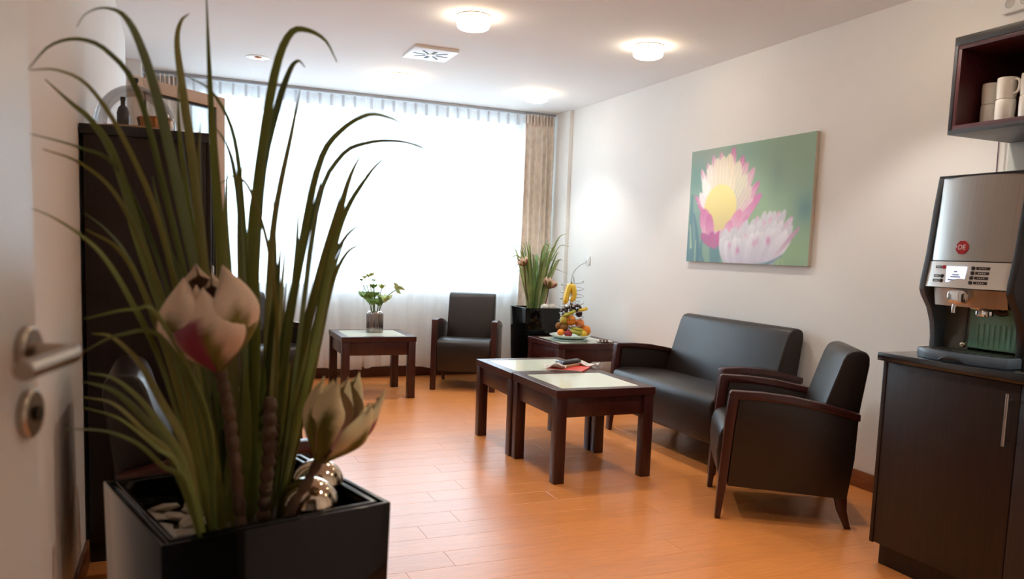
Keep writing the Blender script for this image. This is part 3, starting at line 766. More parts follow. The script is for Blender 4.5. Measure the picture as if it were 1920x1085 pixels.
# ------------------------------------------------------------------ flower picture
pw, ph = 1.281, 0.825
pic = thing('wall_picture', 'large picture of two pink and white daisies on green', 'picture', (XR, 4.4785, 1.6735))
MB().box(-0.028, 0, -pw / 2, pw / 2, -ph / 2, ph / 2).build('panel', mat('panel_edge', rgb(206, 196, 180), 0.5), pic, bevel=0.001)
import numpy as np
nx, nz = 300, 194
U, V = np.meshgrid(np.linspace(0, 1, nx), np.linspace(0, 1, nz))
X = U * 1.553; Y = V                        # picture plane, height = 1
def S(c): return np.array([c[0], c[1], c[2]], float) / 255
def sm(a, b, x): 
    t = np.clip((x - a) / (b - a), 0, 1); return t * t * (3 - 2 * t)
C = np.zeros((nz, nx, 3))
C[:] = S((143, 174, 146))
def blend(Cc, m, c): return Cc * (1 - m[..., None]) + (c if getattr(c, 'ndim', 1) == 3 else c[None, None, :]) * m[..., None]
def blob(cx, cy, rx, ry): return np.exp(-(((X - cx) / rx) ** 2 + ((Y - cy) / ry) ** 2))
for (cx, cy, rx, ry, c, k) in ((1.25, .9, .4, .3, (140, 158, 126), .8), (1.05, .35, .3, .3, (158, 186, 140), .8), (1.48, .42, .1, .12, (104, 142, 140), .8), (.25, .95, .35, .12, (164, 170, 152), .8),
                             (.1, .75, .2, .15, (108, 146, 138), .7), (1.15, .72, .08, .18, (128, 152, 132), .6), (1.4, .12, .25, .2, (150, 178, 128), .8), (.1, .25, .18, .3, (122, 152, 146), .9), (.75, .92, .25, .1, (128, 160, 140), .5)):
    C = blend(C, k * blob(cx, cy, rx, ry), S(c))
def stroke(p0, p1, w0, w1, c, bend=0.0, soft=0.012, a=1.0):
    global C
    d = np.array(p1, float) - np.array(p0, float); L = np.hypot(*d); d /= L; n = np.array((-d[1], d[0]))
    s = ((X - p0[0]) * d[0] + (Y - p0[1]) * d[1]) / L
    q = (X - p0[0]) * n[0] + (Y - p0[1]) * n[1] - bend * np.sin(np.clip(s, 0, 1) * PI)
    w = w0 + (w1 - w0) * s
    C = blend(C, a * (1 - sm(w - soft, w + soft, np.abs(q))) * sm(-.02, .0, s) * (1 - sm(.97, 1.0, s)), S(c))
stroke((.10, -.05), (.04, .62), .05, .012, (96, 134, 138), .02)
stroke((.17, -.05), (.07, .45), .04, .01, (88, 126, 134), -.03)
stroke((.05, -.05), (-.02, .3), .05, .03, (98, 136, 144))
stroke((.06, .12), (.03, .34), .016, .006, (186, 204, 164))
stroke((.13, .0), (.13, .2), .008, .003, (190, 206, 170))
stroke((.30, -.05), (.23, .22), .03, .012, (94, 132, 138), .05)
stroke((.44, -.05), (.38, .30), .085, .06, (104, 142, 142), .0, .03)
stroke((1.2, -.05), (1.30, .2), .02, .006, (168, 192, 142)); stroke((1.30, -.05), (1.24, .15), .02, .006, (160, 186, 138))
def petal(b, t, w, cb, ct, edge=None, bend=0.0, tipw=.55, soft=.006, ctip=None, tip0=.75):
    """base b to tip t, half-width w, colour cb -> ct, optional rim colour"""
    global C
    b = np.array(b, float); t = np.array(t, float); d = t - b; L = np.hypot(*d); d /= L; n = np.array((-d[1], d[0]))
    s = ((X - b[0]) * d[0] + (Y - b[1]) * d[1]) / L
    q = (X - b[0]) * n[0] + (Y - b[1]) * n[1] - bend * np.sin(np.clip(s, 0, 1) * PI)
    sc = np.clip(s, 0, 1)
    wid = w * np.where(sc < tipw, .35 + .65 * np.sin(sc / tipw * PI / 2), np.sqrt(np.clip(1 - ((sc - tipw) / (1 - tipw)) ** 2, 0, 1)))
    m = (1 - sm(wid - soft, wid + soft, np.abs(q))) * (s > 0) * (s < 1)
    colr = S(cb)[None, None] * (1 - sc[..., None]) + S(ct)[None, None] * sc[..., None]
    streak = .03 * np.sin(q / max(w, .01) * 14 + 3 * sc)
    colr = colr * (1 + streak[..., None])
    if ctip is not None:
        k = sm(tip0, 1.0, sc + .06 * np.sin(q * 160)); colr = colr * (1 - k[..., None]) + S(ctip)[None, None] * k[..., None]
    if edge is not None:
        k = sm(.55, 1.0, np.abs(q) / np.maximum(wid, 1e-3)); colr = colr * (1 - k[..., None]) + S(edge)[None, None] * k[..., None]
    C = blend(C, m, colr)
CR, PK, MG = (234, 224, 204), (216, 158, 184), (204, 118, 162)
IV = (230, 216, 186)
# big pink and cream daisy: outer petals first, broad cream ones over them
BB = (.50, .20)
for (t, w, cb, ct, tip) in (((.08, .60), .035, (224, 176, 194), PK, MG), ((.985, .57), .06, (226, 190, 190), MG, (208, 128, 172)), ((.95, .67), .055, (220, 200, 186), (216, 160, 186), MG),
        ((.88, .79), .06, (216, 208, 184), (220, 184, 190), PK), ((.155, .83), .055, (240, 232, 226), (242, 234, 228), PK), ((.24, .88), .06, (238, 228, 220), (236, 222, 216), PK),
        ((.318, .94), .06, CR, (232, 208, 204), PK), ((.43, .955), .07, CR, (232, 212, 204), PK), ((.60, .985), .07, CR, (220, 170, 186), MG), ((.73, .90), .075, CR, (216, 164, 184), MG),
        ((.79, .84), .07, (214, 206, 178), (216, 196, 184), PK)):
    petal(BB, t, w, cb, ct, ctip=tip, tip0=.82)
for (t, w, cb, ct) in (((.27, .86), .085, (240, 230, 214), (238, 226, 212)), ((.37, .91), .09, (236, 224, 198), (236, 220, 200)), ((.68, .86), .09, (214, 204, 172), (226, 216, 192)), ((.55, .93), .105, IV, (234, 218, 190)),
        ((.78, .74), .085, (204, 198, 166), (222, 214, 190)), ((.85, .64), .08, (206, 198, 168), (220, 202, 190)), ((.19, .74), .075, (242, 236, 228), (242, 236, 230)), ((.46, .92), .10, (232, 218, 186), (234, 220, 196)),
        ((.88, .54), .06, (222, 206, 190), (224, 190, 194)), ((.15, .62), .06, (240, 232, 228), (242, 230, 230))):
    petal(BB, t, w, cb, ct)
for (t, w) in (((.98, .56), .028), ((.13, .52), .03)):
    petal(BB, t, w, (236, 214, 220), (208, 118, 166))
# yellow centre
m = 1 - sm(.95, 1.03, np.sqrt(((X - .455) / .225) ** 2 + ((Y - .475) / .205) ** 2) + .015 * np.sin(np.arctan2(Y - .475, X - .455) * 38))
dots = .5 + .5 * np.sin(X * 190 + 4 * Y) * np.sin(Y * 190)
yc = S((243, 224, 142))[None, None] * (1 - .10 * dots[..., None] * sm(.0, .3, .62 - Y)[..., None])
C = blend(C, m, yc)
m2 = m * blob(.46, .29, .2, .08) * .6; C = blend(C, m2, S((224, 198, 140)))
# front petals, magenta and pink
for (b, t, w, cb, ct) in (((.36, .17), (.205, .47), .085, (238, 206, 218), (210, 112, 162)), ((.36, .15), (.30, .43), .06, (226, 170, 194), (206, 106, 158)), ((.46, .14), (.47, .275), .06, (190, 96, 142), (204, 96, 152)),
                          ((.44, .13), (.20, .245), .045, (176, 112, 150), (188, 96, 146)), ((.42, .13), (.34, .265), .055, (190, 110, 150), (192, 92, 148)),
                          ((.54, .16), (.74, .45), .065, (238, 216, 222), (224, 140, 174)), ((.52, .14), (.62, .36), .06, (238, 210, 218), (222, 142, 178)), ((.6, .15), (.93, .52), .035, (238, 224, 226), (212, 126, 168)), ((.58, .12), (.83, .40), .03, (240, 228, 230), (214, 136, 174))):
    petal(b, t, w, cb, ct)
# white daisy
WH = (234, 231, 234); LV = (212, 204, 220)
rr = random.Random(4)
for lay in range(3):
    for k in range(14):
        a = min(1.0, (k + .5 * (lay % 2)) / 13)
        tx_ = .50 + a * .86 + rr.uniform(-.02, .02)
        ty_ = (.30 + .13 * sm(.05, .75, np.float64(a)) - .05 * max(0, a - .93) / .07) * (1.0, .84, .66)[lay] + rr.uniform(-.015, .015)
        bb = (.84 + (a - .5) * .5, -.02)
        sh = 1 - .04 * (2 - lay) + rr.uniform(-.03, .02)
        petal(bb, (tx_, float(ty_)), .05, tuple(c * sh * .97 for c in LV), tuple(min(250, c * sh) for c in WH), ctip=(224, 178, 204) if rr.random() < .2 else None, tip0=.86)
petal((1.16, .04), (1.45, .30), .02, (220, 208, 220), (196, 146, 172))
for (cx, cy, k) in ((.93, .17, .4), (1.10, .19, .75), (.73, .11, .7), (.62, .15, .4), (.97, .185, .3)):
    C = blend(C, k * blob(cx, cy, .022, .03), S((204, 110, 168)))
stroke((.95, -.02), (1.28, .08), .02, .004, (104, 136, 146), -.02)
# soften like a shallow-focus photograph
for _ in range(2):
    C[1:-1] = (C[:-2] + 2 * C[1:-1] + C[2:]) / 4; C[:, 1:-1] = (C[:, :-2] + 2 * C[:, 1:-1] + C[:, 2:]) / 4
# picture colours from sRGB to linear
lc = np.where(C <= .04045, C / 12.92, ((C + .055) / 1.055) ** 2.4)
mb = MB()
mb.v = [(-0.0285, pw / 2 - u * pw, -ph / 2 + v * ph) for v in np.linspace(0, 1, nz) for u in np.linspace(0, 1, nx)]
mb.f = [(j * nx + i, (j + 1) * nx + i, (j + 1) * nx + i + 1, j * nx + i + 1) for j in range(nz - 1) for i in range(nx - 1)]
mb.c = [tuple(c) for c in lc.reshape(-1, 3)]
mb.build('print', attr_mat('photo_print', 0.45, 0.35), pic, recalc=False, smooth=0)

# leaf centre lines of the near plant: (width, points from root to tip), metres
BLADES = [
 (0.021, [(0.1,1.52,0.76), (0.085,1.517,1.044), (0.067,1.511,1.305), (0.053,1.506,1.516), (0.045,1.5,1.719)]),
 (0.019, [(0.087,1.55,0.76), (0.061,1.534,1.052), (0.014,1.51,1.303), (-0.024,1.487,1.492), (-0.053,1.472,1.595), (-0.078,1.463,1.641), (-0.108,1.458,1.648), (-0.134,1.454,1.633), (-0.146,1.45,1.61)]),
 (0.017, [(0.094,1.58,0.76), (0.057,1.585,1.096), (0.028,1.592,1.402), (0.008,1.596,1.563), (-0,1.598,1.638), (0.006,1.599,1.675), (0.02,1.6,1.692)]),
 (0.014, [(0.084,1.62,0.76), (0.052,1.629,1.028), (0.025,1.642,1.285), (0.003,1.653,1.474), (0,1.66,1.576)]),
 (0.009, [(0.076,1.55,0.76), (0.034,1.519,1.094), (-0.013,1.478,1.328), (-0.057,1.436,1.512), (-0.098,1.417,1.57), (-0.137,1.405,1.583), (-0.175,1.393,1.566), (-0.203,1.38,1.525)]),
 (0.008, [(0.069,1.5,0.76), (0.011,1.469,1.11), (-0.029,1.434,1.309), (-0.077,1.406,1.435), (-0.122,1.384,1.508), (-0.162,1.371,1.527), (-0.2,1.36,1.521)]),
 (0.018, [(0.059,1.5,0.76), (0.007,1.486,1.032), (-0.053,1.463,1.255), (-0.095,1.443,1.408), (-0.126,1.434,1.464), (-0.156,1.427,1.491), (-0.187,1.42,1.52)]),
 (0.007, [(0.067,1.56,0.76), (-0.002,1.513,1.124), (-0.05,1.472,1.299), (-0.095,1.442,1.399), (-0.142,1.424,1.422), (-0.206,1.4,1.435)]),
 (0.008, [(0.059,1.48,0.76), (-0.006,1.456,1.112), (-0.053,1.436,1.264), (-0.094,1.421,1.354), (-0.141,1.41,1.397), (-0.189,1.4,1.413)]),
 (0.009, [(0.053,1.45,0.76), (-0.022,1.417,1.063), (-0.071,1.388,1.188), (-0.106,1.368,1.255), (-0.137,1.354,1.288), (-0.17,1.341,1.311), (-0.197,1.33,1.323)]),
 (0.012, [(0.058,1.46,0.76), (0.002,1.45,1.02), (-0.046,1.438,1.176), (-0.076,1.43,1.255), (-0.106,1.425,1.296), (-0.139,1.42,1.323)]),
 (0.01, [(0.057,1.44,0.76), (-0.006,1.416,1.045), (-0.048,1.391,1.188), (-0.085,1.374,1.264), (-0.13,1.36,1.295)]),
 (0.017, [(0.121,1.52,0.76), (0.13,1.516,1.093), (0.125,1.512,1.308), (0.141,1.508,1.47), (0.162,1.505,1.597), (0.186,1.503,1.658), (0.214,1.502,1.667), (0.247,1.501,1.653), (0.268,1.5,1.617)]),
 (0.016, [(0.132,1.56,0.76), (0.128,1.565,1.097), (0.141,1.572,1.389), (0.17,1.576,1.534), (0.194,1.579,1.61), (0.21,1.579,1.629), (0.223,1.58,1.618)]),
 (0.015, [(0.15,1.6,0.76), (0.162,1.619,1.112), (0.174,1.636,1.322), (0.209,1.652,1.508), (0.225,1.66,1.592)]),
 (0.015, [(0.155,1.52,0.76), (0.18,1.536,1.039), (0.217,1.561,1.292), (0.252,1.577,1.447), (0.293,1.585,1.509), (0.347,1.592,1.545), (0.391,1.597,1.544), (0.416,1.6,1.535)]),
 (0.01, [(0.168,1.5,0.76), (0.201,1.51,1.042), (0.241,1.529,1.353), (0.285,1.536,1.452), (0.336,1.54,1.482), (0.395,1.544,1.491), (0.444,1.547,1.484), (0.486,1.55,1.466)]),
 (0.02, [(0.178,1.55,0.76), (0.229,1.567,1.011), (0.279,1.595,1.273), (0.312,1.611,1.407), (0.345,1.62,1.479)]),
 (0.013, [(0.168,1.5,0.76), (0.235,1.507,1.093), (0.279,1.514,1.314), (0.332,1.518,1.418), (0.377,1.52,1.467)]),
 (0.012, [(0.179,1.56,0.76), (0.24,1.576,1.063), (0.269,1.588,1.221), (0.307,1.596,1.301), (0.346,1.6,1.334)]),
 (0.011, [(0.185,1.58,0.76), (0.249,1.597,1.049), (0.281,1.609,1.198), (0.313,1.616,1.269), (0.351,1.62,1.292)]),
 (0.01, [(0.126,1.6,0.76), (0.126,1.611,1.092), (0.116,1.621,1.309), (0.099,1.631,1.48), (0.061,1.636,1.562), (0.017,1.64,1.588)]),
 (0.01, [(0.112,1.5,0.76), (0.109,1.493,1.125), (0.101,1.487,1.316), (0.09,1.483,1.408), (0.077,1.481,1.452), (0.06,1.48,1.477)]),
 (0.006, [(0.148,1.5,0.76), (0.162,1.467,1.089), (0.145,1.437,1.262), (0.112,1.414,1.368), (0.086,1.406,1.392), (0.062,1.4,1.377)]),
 (0.007, [(0.052,1.42,0.76), (0.045,1.396,0.983), (-0.028,1.343,1.162), (-0.065,1.328,1.177), (-0.128,1.3,1.165)]),
 (0.008, [(0.053,1.4,0.76), (0.042,1.38,0.978), (-0.024,1.34,1.129), (-0.083,1.32,1.138), (-0.13,1.3,1.116)]),
 (0.013, [(0.039,1.42,0.76), (0.01,1.409,0.932), (-0.03,1.393,1.027), (-0.06,1.38,1.089), (-0.096,1.368,1.13), (-0.124,1.36,1.137)]),
 (0.011, [(0.044,1.4,0.76), (0.005,1.388,0.917), (-0.03,1.371,0.988), (-0.06,1.357,1.035), (-0.095,1.342,1.07), (-0.127,1.33,1.08)]),
 (0.014, [(0.041,1.4,0.76), (-0.015,1.379,0.938), (-0.057,1.357,1.007), (-0.095,1.338,1.051), (-0.133,1.32,1.069)]),
 (0.009, [(0.039,1.38,0.76), (-0.007,1.367,0.923), (-0.049,1.352,0.978), (-0.092,1.334,1.03), (-0.133,1.32,1.046)]),
 (0.008, [(0.034,1.38,0.76), (0.001,1.366,0.912), (-0.034,1.351,0.955), (-0.085,1.324,1.01), (-0.132,1.3,1.034)]),
 (0.007, [(0.037,1.36,0.76), (0.005,1.349,0.894), (-0.026,1.335,0.928), (-0.059,1.316,0.97), (-0.101,1.292,0.998), (-0.152,1.26,1.012)]),
 (0.018, [(0.097,1.58,0.76), (0.078,1.585,1.034), (0.041,1.591,1.255), (0.034,1.596,1.403), (0.038,1.6,1.5)]),
 (0.019, [(0.104,1.55,0.76), (0.095,1.564,1.037), (0.087,1.579,1.217), (0.082,1.59,1.336), (0.086,1.6,1.436)]),
 (0.018, [(0.082,1.58,0.76), (0.044,1.588,0.973), (0.003,1.602,1.175), (-0.032,1.614,1.331), (-0.045,1.62,1.399)]),
 (0.02, [(0.128,1.6,0.76), (0.121,1.625,1.005), (0.111,1.658,1.214), (0.11,1.684,1.362), (0.119,1.7,1.448)]),
 (0.02, [(0.145,1.62,0.76), (0.141,1.642,1.002), (0.132,1.664,1.172), (0.133,1.685,1.321), (0.142,1.7,1.418)]),
 (0.021, [(0.156,1.58,0.76), (0.176,1.585,0.989), (0.204,1.591,1.177), (0.231,1.595,1.303), (0.26,1.6,1.419)]),
 (0.022, [(0.168,1.6,0.76), (0.204,1.61,0.983), (0.246,1.622,1.165), (0.275,1.631,1.283), (0.305,1.64,1.393)]),
 (0.022, [(0.174,1.6,0.76), (0.215,1.611,0.961), (0.258,1.624,1.121), (0.285,1.633,1.219), (0.312,1.64,1.29)]),
 (0.017, [(0.167,1.64,0.752), (0.189,1.654,0.954), (0.211,1.672,1.128), (0.224,1.687,1.259), (0.229,1.7,1.369)]),
 (0.015, [(0.143,1.66,0.748), (0.165,1.678,0.95), (0.179,1.701,1.125), (0.185,1.721,1.257), (0.182,1.74,1.379)]),
 (0.017, [(0.076,1.55,0.76), (0.029,1.56,0.959), (-0.024,1.577,1.137), (-0.066,1.592,1.262), (-0.088,1.6,1.328)]),
 (0.018, [(0.098,1.6,0.76), (0.064,1.617,0.945), (0.032,1.639,1.089), (0.004,1.66,1.212), (-0.034,1.68,1.313)]),
 (0.02, [(0.14,1.618,0.76), (0.151,1.588,0.917), (0.16,1.563,1.005), (0.167,1.545,1.062)]),
 (0.017, [(0.11,1.493,0.76), (0.11,1.483,0.948), (0.109,1.475,1.03), (0.109,1.469,1.084)]),
 (0.02, [(0.123,1.526,0.76), (0.118,1.565,1.014), (0.114,1.598,1.146), (0.111,1.622,1.234)]),
 (0.013, [(0.074,1.495,0.76), (0.048,1.545,0.972), (0.025,1.585,1.069), (0.008,1.616,1.135)]),
 (0.021, [(0.081,1.528,0.76), (0.082,1.546,0.939), (0.083,1.561,1.022), (0.084,1.572,1.077)]),
 (0.02, [(0.152,1.663,0.746), (0.166,1.659,0.934), (0.178,1.655,1.042), (0.187,1.652,1.113)]),
 (0.018, [(0.1,1.53,0.76), (0.088,1.498,1.045), (0.077,1.471,1.184), (0.07,1.451,1.272)]),
 (0.016, [(0.143,1.566,0.76), (0.147,1.579,0.935), (0.15,1.589,1.026), (0.153,1.597,1.086)]),
 (0.02, [(0.152,1.62,0.76), (0.162,1.589,1.033), (0.171,1.563,1.187), (0.177,1.544,1.285)]),
 (0.014, [(0.149,1.479,0.76), (0.166,1.537,1.043), (0.183,1.584,1.188), (0.195,1.619,1.289)]),
 (0.016, [(0.08,1.539,0.76), (0.071,1.556,0.929), (0.062,1.569,1.007), (0.056,1.58,1.06)]),
 (0.013, [(0.163,1.642,0.752), (0.181,1.699,0.91), (0.198,1.745,1.004), (0.21,1.779,1.069)]),
 (0.02, [(0.067,1.538,0.76), (0.055,1.557,0.933), (0.044,1.572,1.012), (0.036,1.583,1.065)]),
 (0.019, [(0.092,1.5,0.76), (0.083,1.561,1.033), (0.074,1.612,1.172), (0.067,1.649,1.267)]),
 (0.015, [(0.077,1.551,0.76), (0.08,1.575,0.975), (0.083,1.594,1.084), (0.084,1.608,1.156)]),
 (0.013, [(0.171,1.653,0.748), (0.186,1.667,1.016), (0.199,1.678,1.173), (0.209,1.687,1.277)]),
 (0.019, [(0.167,1.596,0.76), (0.178,1.573,0.918), (0.188,1.554,1.004), (0.194,1.541,1.06)]),
 (0.021, [(0.111,1.561,0.76), (0.119,1.608,0.997), (0.126,1.648,1.125), (0.132,1.677,1.213)]),
 (0.015, [(0.182,1.566,0.76), (0.204,1.571,0.945), (0.224,1.575,1.044), (0.238,1.579,1.11)]),
 (0.017, [(0.077,1.595,0.76), (0.072,1.594,0.918), (0.067,1.594,0.999), (0.064,1.593,1.053)]),
 (0.019, [(0.067,1.542,0.76), (0.06,1.583,0.933), (0.054,1.616,1.015), (0.049,1.64,1.07)]),
 (0.015, [(0.149,1.611,0.76), (0.167,1.624,0.984), (0.183,1.635,1.112), (0.194,1.643,1.198)]),
 (0.018, [(0.158,1.6,0.76), (0.167,1.568,0.92), (0.174,1.542,1.008), (0.179,1.523,1.064)]),
 (0.018, [(0.132,1.633,0.757), (0.14,1.676,0.962), (0.147,1.711,1.083), (0.152,1.737,1.166)]),
 (0.02, [(0.099,1.54,0.76), (0.098,1.59,0.934), (0.097,1.63,1.019), (0.096,1.66,1.077)]),
 (0.014, [(0.145,1.576,0.76), (0.173,1.622,0.964), (0.199,1.66,1.077), (0.218,1.688,1.155)]),
]
# ------------------------------------------------------------------ foreground planter with grass and fabric flowers
def square_planter(parent, s_top, s_bot, h, wall=0.028, soil=None, m=M_BLACKGLOSS):
    soil = h - 0.075 if soil is None else soil
    a, b = s_top / 2, s_bot / 2
    def ring(r, z): return [(-r, -r, z), (r, -r, z), (r, r, z), (-r, r, z)]
    f = (h - soil + 0.02) / h
    ai = a - wall
    mb = MB()
    for r, z in ((b, 0.0), (a, h), (a - 0.009, h), (a - 0.0095, h - 0.006), (a - 0.018, h - 0.006), (a - 0.019, h), (ai, h), (ai - (a - b) * f, soil - 0.02)): mb.v += ring(r, z)
    n = 8
    for j in range(n - 1):
        for i in range(4): mb.f.append((j * 4 + i, j * 4 + (i + 1) % 4, j * 4 + 4 + (i + 1) % 4, j * 4 + 4 + i))
    mb.f.append((3, 2, 1, 0))
    o = mb.build('planter', m, parent, bevel=0.0016, segs=2)
    MB().box(-ai + 0.006, ai - 0.006, -ai + 0.006, ai - 0.006, soil - 0.05, soil).build('soil', mat('dark_soil', rgb(38, 30, 24), 0.95, var=0.4, scale=60, bump=0.6, bscale=90), parent)
    return o

def leaf_mesh(pts, w, n=22, fold=0.25, seed=0, camdir=Vector((0.2, 0.98, 0)), thick=0.0008):
    """ribbon blade along a spline with taper and a soft keel; two-sided with thickness"""
    P = spline(pts, n); rnd = random.Random(seed); tw = rnd.uniform(-0.7, 0.7); tw2 = rnd.uniform(-0.9, 0.9)
    mb = MB()
    for i, p in enumerate(P):
        s = i / (n - 1)
        t = (P[min(i + 1, n - 1)] - P[max(i - 1, 0)]).normalized()
        side = t.cross(camdir)
        if side.length < 1e-3: side = Vector((1, 0, 0))
        side.normalize(); nor = side.cross(t).normalized()
        a = tw + tw2 * s
        sd = side * math.cos(a) + nor * math.sin(a); nn = nor * math.cos(a) - side * math.sin(a)
        ww = w * (0.6 + 0.4 * min(1, s / 0.25)) * (max(0.0, 1 - s) ** 1.15 * (1 + 1.3 * s) if s > 0 else 1) / 2 + 0.0007
        mb.v += [p - sd * ww + nn * ww * fold, p, p + sd * ww + nn * ww * fold]
    k = len(mb.v)
    mb.v = [tuple(v) for v in mb.v]
    base = list(mb.v)
    for i in range(n):
        t = (P[min(i + 1, n - 1)] - P[max(i - 1, 0)]).normalized()
        e = Vector(base[i * 3 + 2]) - Vector(base[i * 3]); nn = e.cross(t); nn = nn.normalized() if nn.length > 1e-9 else Vector((0, 0, 1))
        for q in range(3): mb.v.append(tuple(Vector(base[i * 3 + q]) + nn * thick))
    for i in range(n - 1):
        for q in range(2):
            a = i * 3 + q
            mb.f.append((a, a + 1, a + 4, a + 3)); mb.f.append((k + a, k + a + 3, k + a + 4, k + a + 1))
        a = i * 3
        mb.f.append((a, a + 3, k + a + 3, k + a)); mb.f.append((a + 2, k + a + 2, k + a + 5, a + 5))
    return mb

M_LEAF = [mat('grass_leaf', rgb(112, 120, 46), 0.42, var=0.2, scale=14, stretch=(1, 1, 0.3)),
          mat('grass_leaf_deep', rgb(86, 98, 40), 0.42, var=0.2, scale=14, stretch=(1, 1, 0.3)),
          mat('grass_leaf_olive', rgb(126, 122, 54), 0.45, var=0.2, scale=14, stretch=(1, 1, 0.3))]
PC = Vector((0.1145, 1.585, 0)); PA = math.radians(15.7)
plant = thing('planter_plant', 'tall artificial grass with fabric flowers in the black planter nearest the camera', 'potted plant', PC, PA, group='grass planters')
inv = Matrix.Rotation(-PA, 4, 'Z') @ Matrix.Translation(-PC)
square_planter(plant, 0.416, 0.385, 0.80, soil=0.725)
cd = Vector((0.15, 0.97, -0.1))
for i, (w, pts) in enumerate(BLADES):
    mb = leaf_mesh(pts, w * 1.06, n=26, seed=i * 3 + 1, camdir=cd).xf(inv)
    mb.build('leaf', M_LEAF[(i * 7) % 3], plant, smooth=60)

def petal_mesh(phi0, R, Hh, W, top=0.65, lift=0.0, tilt=0.0, seed=0, frill=0.0, inner=(200, 120, 140), outer=(226, 196, 172), basec=(112, 104, 52), streak=False):
    """one dyed cloth petal on a cup-shaped surface of revolution, outer and inner skins"""
    rnd = random.Random(seed); n, m = 14, 9; mb = MB(); cols = []
    io, ii, ib = [np.array(rgb(*c)) for c in (outer, inner, basec)]
    mg = np.array(rgb(150, 50, 84)); dk = np.array(rgb(70, 52, 40))
    def P(s, t, off):
        r = 0.012 + R * (math.sin(min(1, s / 0.55) * PI / 2) if s < 0.55 else 1 - (1 - top) * ((s - 0.55) / 0.45) ** 1.6) + off
        wv = W * (0.16 + 0.84 * math.sin(min(1, s / 0.6) * PI / 2)) * (1 if s < 0.6 else max(0.03, (1 - ((s - 0.6) / 0.4) ** 1.8)))
        a = phi0 + t * wv / max(r, 0.03) + frill * 0.25 * math.sin(9 * s + seed) * s
        z = Hh * (s ** 0.9) - 0.02 * t * t * s + frill * 0.02 * math.sin(5 * t + seed) * s * s
        rr = r + 0.007 * (1 - t * t) * s
        return Vector((rr * math.cos(a), rr * math.sin(a), z + lift))
    for side in (0, 1):
        for j in range(n + 1):
            s = j / n
            for i in range(m):
                t = -1 + 2 * i / (m - 1)
                mb.v.append(tuple(P(s, t, -0.0018 * side)))
                nzv = 0.5 + 0.5 * math.sin(7 * s + 5 * t * (1 + 0.3 * math.sin(seed)) + seed * 1.7)
                if side == 0:
                    g = max(0, min(1, (0.46 + 0.26 * math.sin(3.3 * t + seed) - s) / 0.14))
                    c = io * (1 - g) + ib * (0.75 + 0.5 * nzv) * g
                    c = c * (0.9 + 0.16 * nzv)
                    if streak and -0.9 < t < -0.15 and s < 0.7: c = c * 0.15 + mg * 0.85
                    if rnd.random() < 0.012 and s > 0.3: c = dk
                else:
                    g = max(0, min(1, (0.75 - s) / 0.5)); c = ii * g + io * 0.85 * (1 - g)
                cols.append(tuple(float(q) for q in c))
    K = (n + 1) * m
    for j in range(n):
        for i in range(m - 1):
            a = j * m + i
            mb.f.append((a, a + 1, a + m + 1, a + m)); mb.f.append((K + a, K + a + m, K + a + m + 1, K + a + 1))
        a = j * m; mb.f.append((a, a + m, K + a + m, K + a)); a += m - 1; mb.f.append((a, K + a, K + a + m, a + m))
    for i in range(m - 1):
        a = n * m + i; mb.f.append((a, a + 1, K + a + 1, K + a))
    mb.c = cols
    return mb
M_PETAL = attr_mat('dyed_petal', 0.75, 0.2)
M_STEM = mat('ringed_stem', rgb(96, 74, 58), 0.8, var=0.3, scale=40, bump=0.5, bscale=120)
def ring_stem(pts, r, parent, xf=None, n=121, rings=24, name='stem'):
    P = spline(pts, n)
    R = [r * (0.72 + 0.42 * abs(math.sin(i / (n - 1) * rings * PI / 2))) for i in range(n)]
    mb = MB().tube(P, R, 10)
    if xf is not None: mb.xf(xf)
    return mb.build(name, M_STEM, parent, smooth=60)
def flower(parent, xf, R, Hh, n, seed, top=0.65, frill=0.0, W=None, **kw):
    fl = bpy.data.objects.new('flower', None); col.objects.link(fl); fl.parent = parent; fl.matrix_local = xf
    W = W or R * 0.72
    for k in range(n):
        petal_mesh(k * 2 * PI / n + 0.2 * math.sin(k * 3 + seed), R * (1 + 0.05 * math.sin(k * 5 + seed)), Hh * (1 + 0.1 * math.sin(k * 2.3 + seed)), W, top, seed=seed * 13 + k, frill=frill, streak=(k % 4 == 1), **kw).build('petal', M_PETAL, fl, smooth=70)
    for k in range(max(3, n - 3)):
        petal_mesh(k * 2 * PI / max(3, n - 3) + 0.5, R * 0.72, Hh * (0.92 + 0.1 * math.sin(k * 2 + seed)), W * 0.9, top * 0.9, seed=seed * 17 + k + 50, frill=frill, **kw).build('petal', M_PETAL, fl, smooth=70)
    MB().lathe([(0.0, -0.006), (0.013, 0.0), (0.018, 0.012), (0.012, 0.026), (0.0, 0.03)], 12).build('calyx', mat('calyx_green', rgb(92, 84, 44), 0.8), fl)
    return fl
ring_stem([(0.101, 1.45, 0.70), (0.098, 1.445, 0.80), (0.086, 1.435, 0.92), (0.076, 1.43, 1.0), (0.062, 1.42, 1.072)], 0.0105, plant, inv)
flower(plant, inv @ Matrix.Translation((0.060, 1.42, 1.066)) @ Matrix.Rotation(math.radians(-8), 4, 'Y') @ Matrix.Rotation(math.radians(6), 4, 'X') @ Matrix.Rotation(math.radians(215), 4, 'Z'), 0.066, 0.165, 7, 3, top=0.3, outer=(236, 206, 178), W=0.064)
ring_stem([(0.138, 1.47, 0.70), (0.140, 1.465, 0.80), (0.147, 1.46, 0.905), (0.150, 1.46, 1.008)], 0.0115, plant, inv)
ring_stem([(0.150, 1.53, 0.70), (0.152, 1.525, 0.80), (0.160, 1.52, 0.88), (0.164, 1.52, 0.95)], 0.0085, plant, inv)
ring_stem([(0.165, 1.45, 0.70), (0.182, 1.43, 0.80), (0.212, 1.42, 0.86), (0.233, 1.42, 0.902)], 0.0085, plant, inv, rings=8)
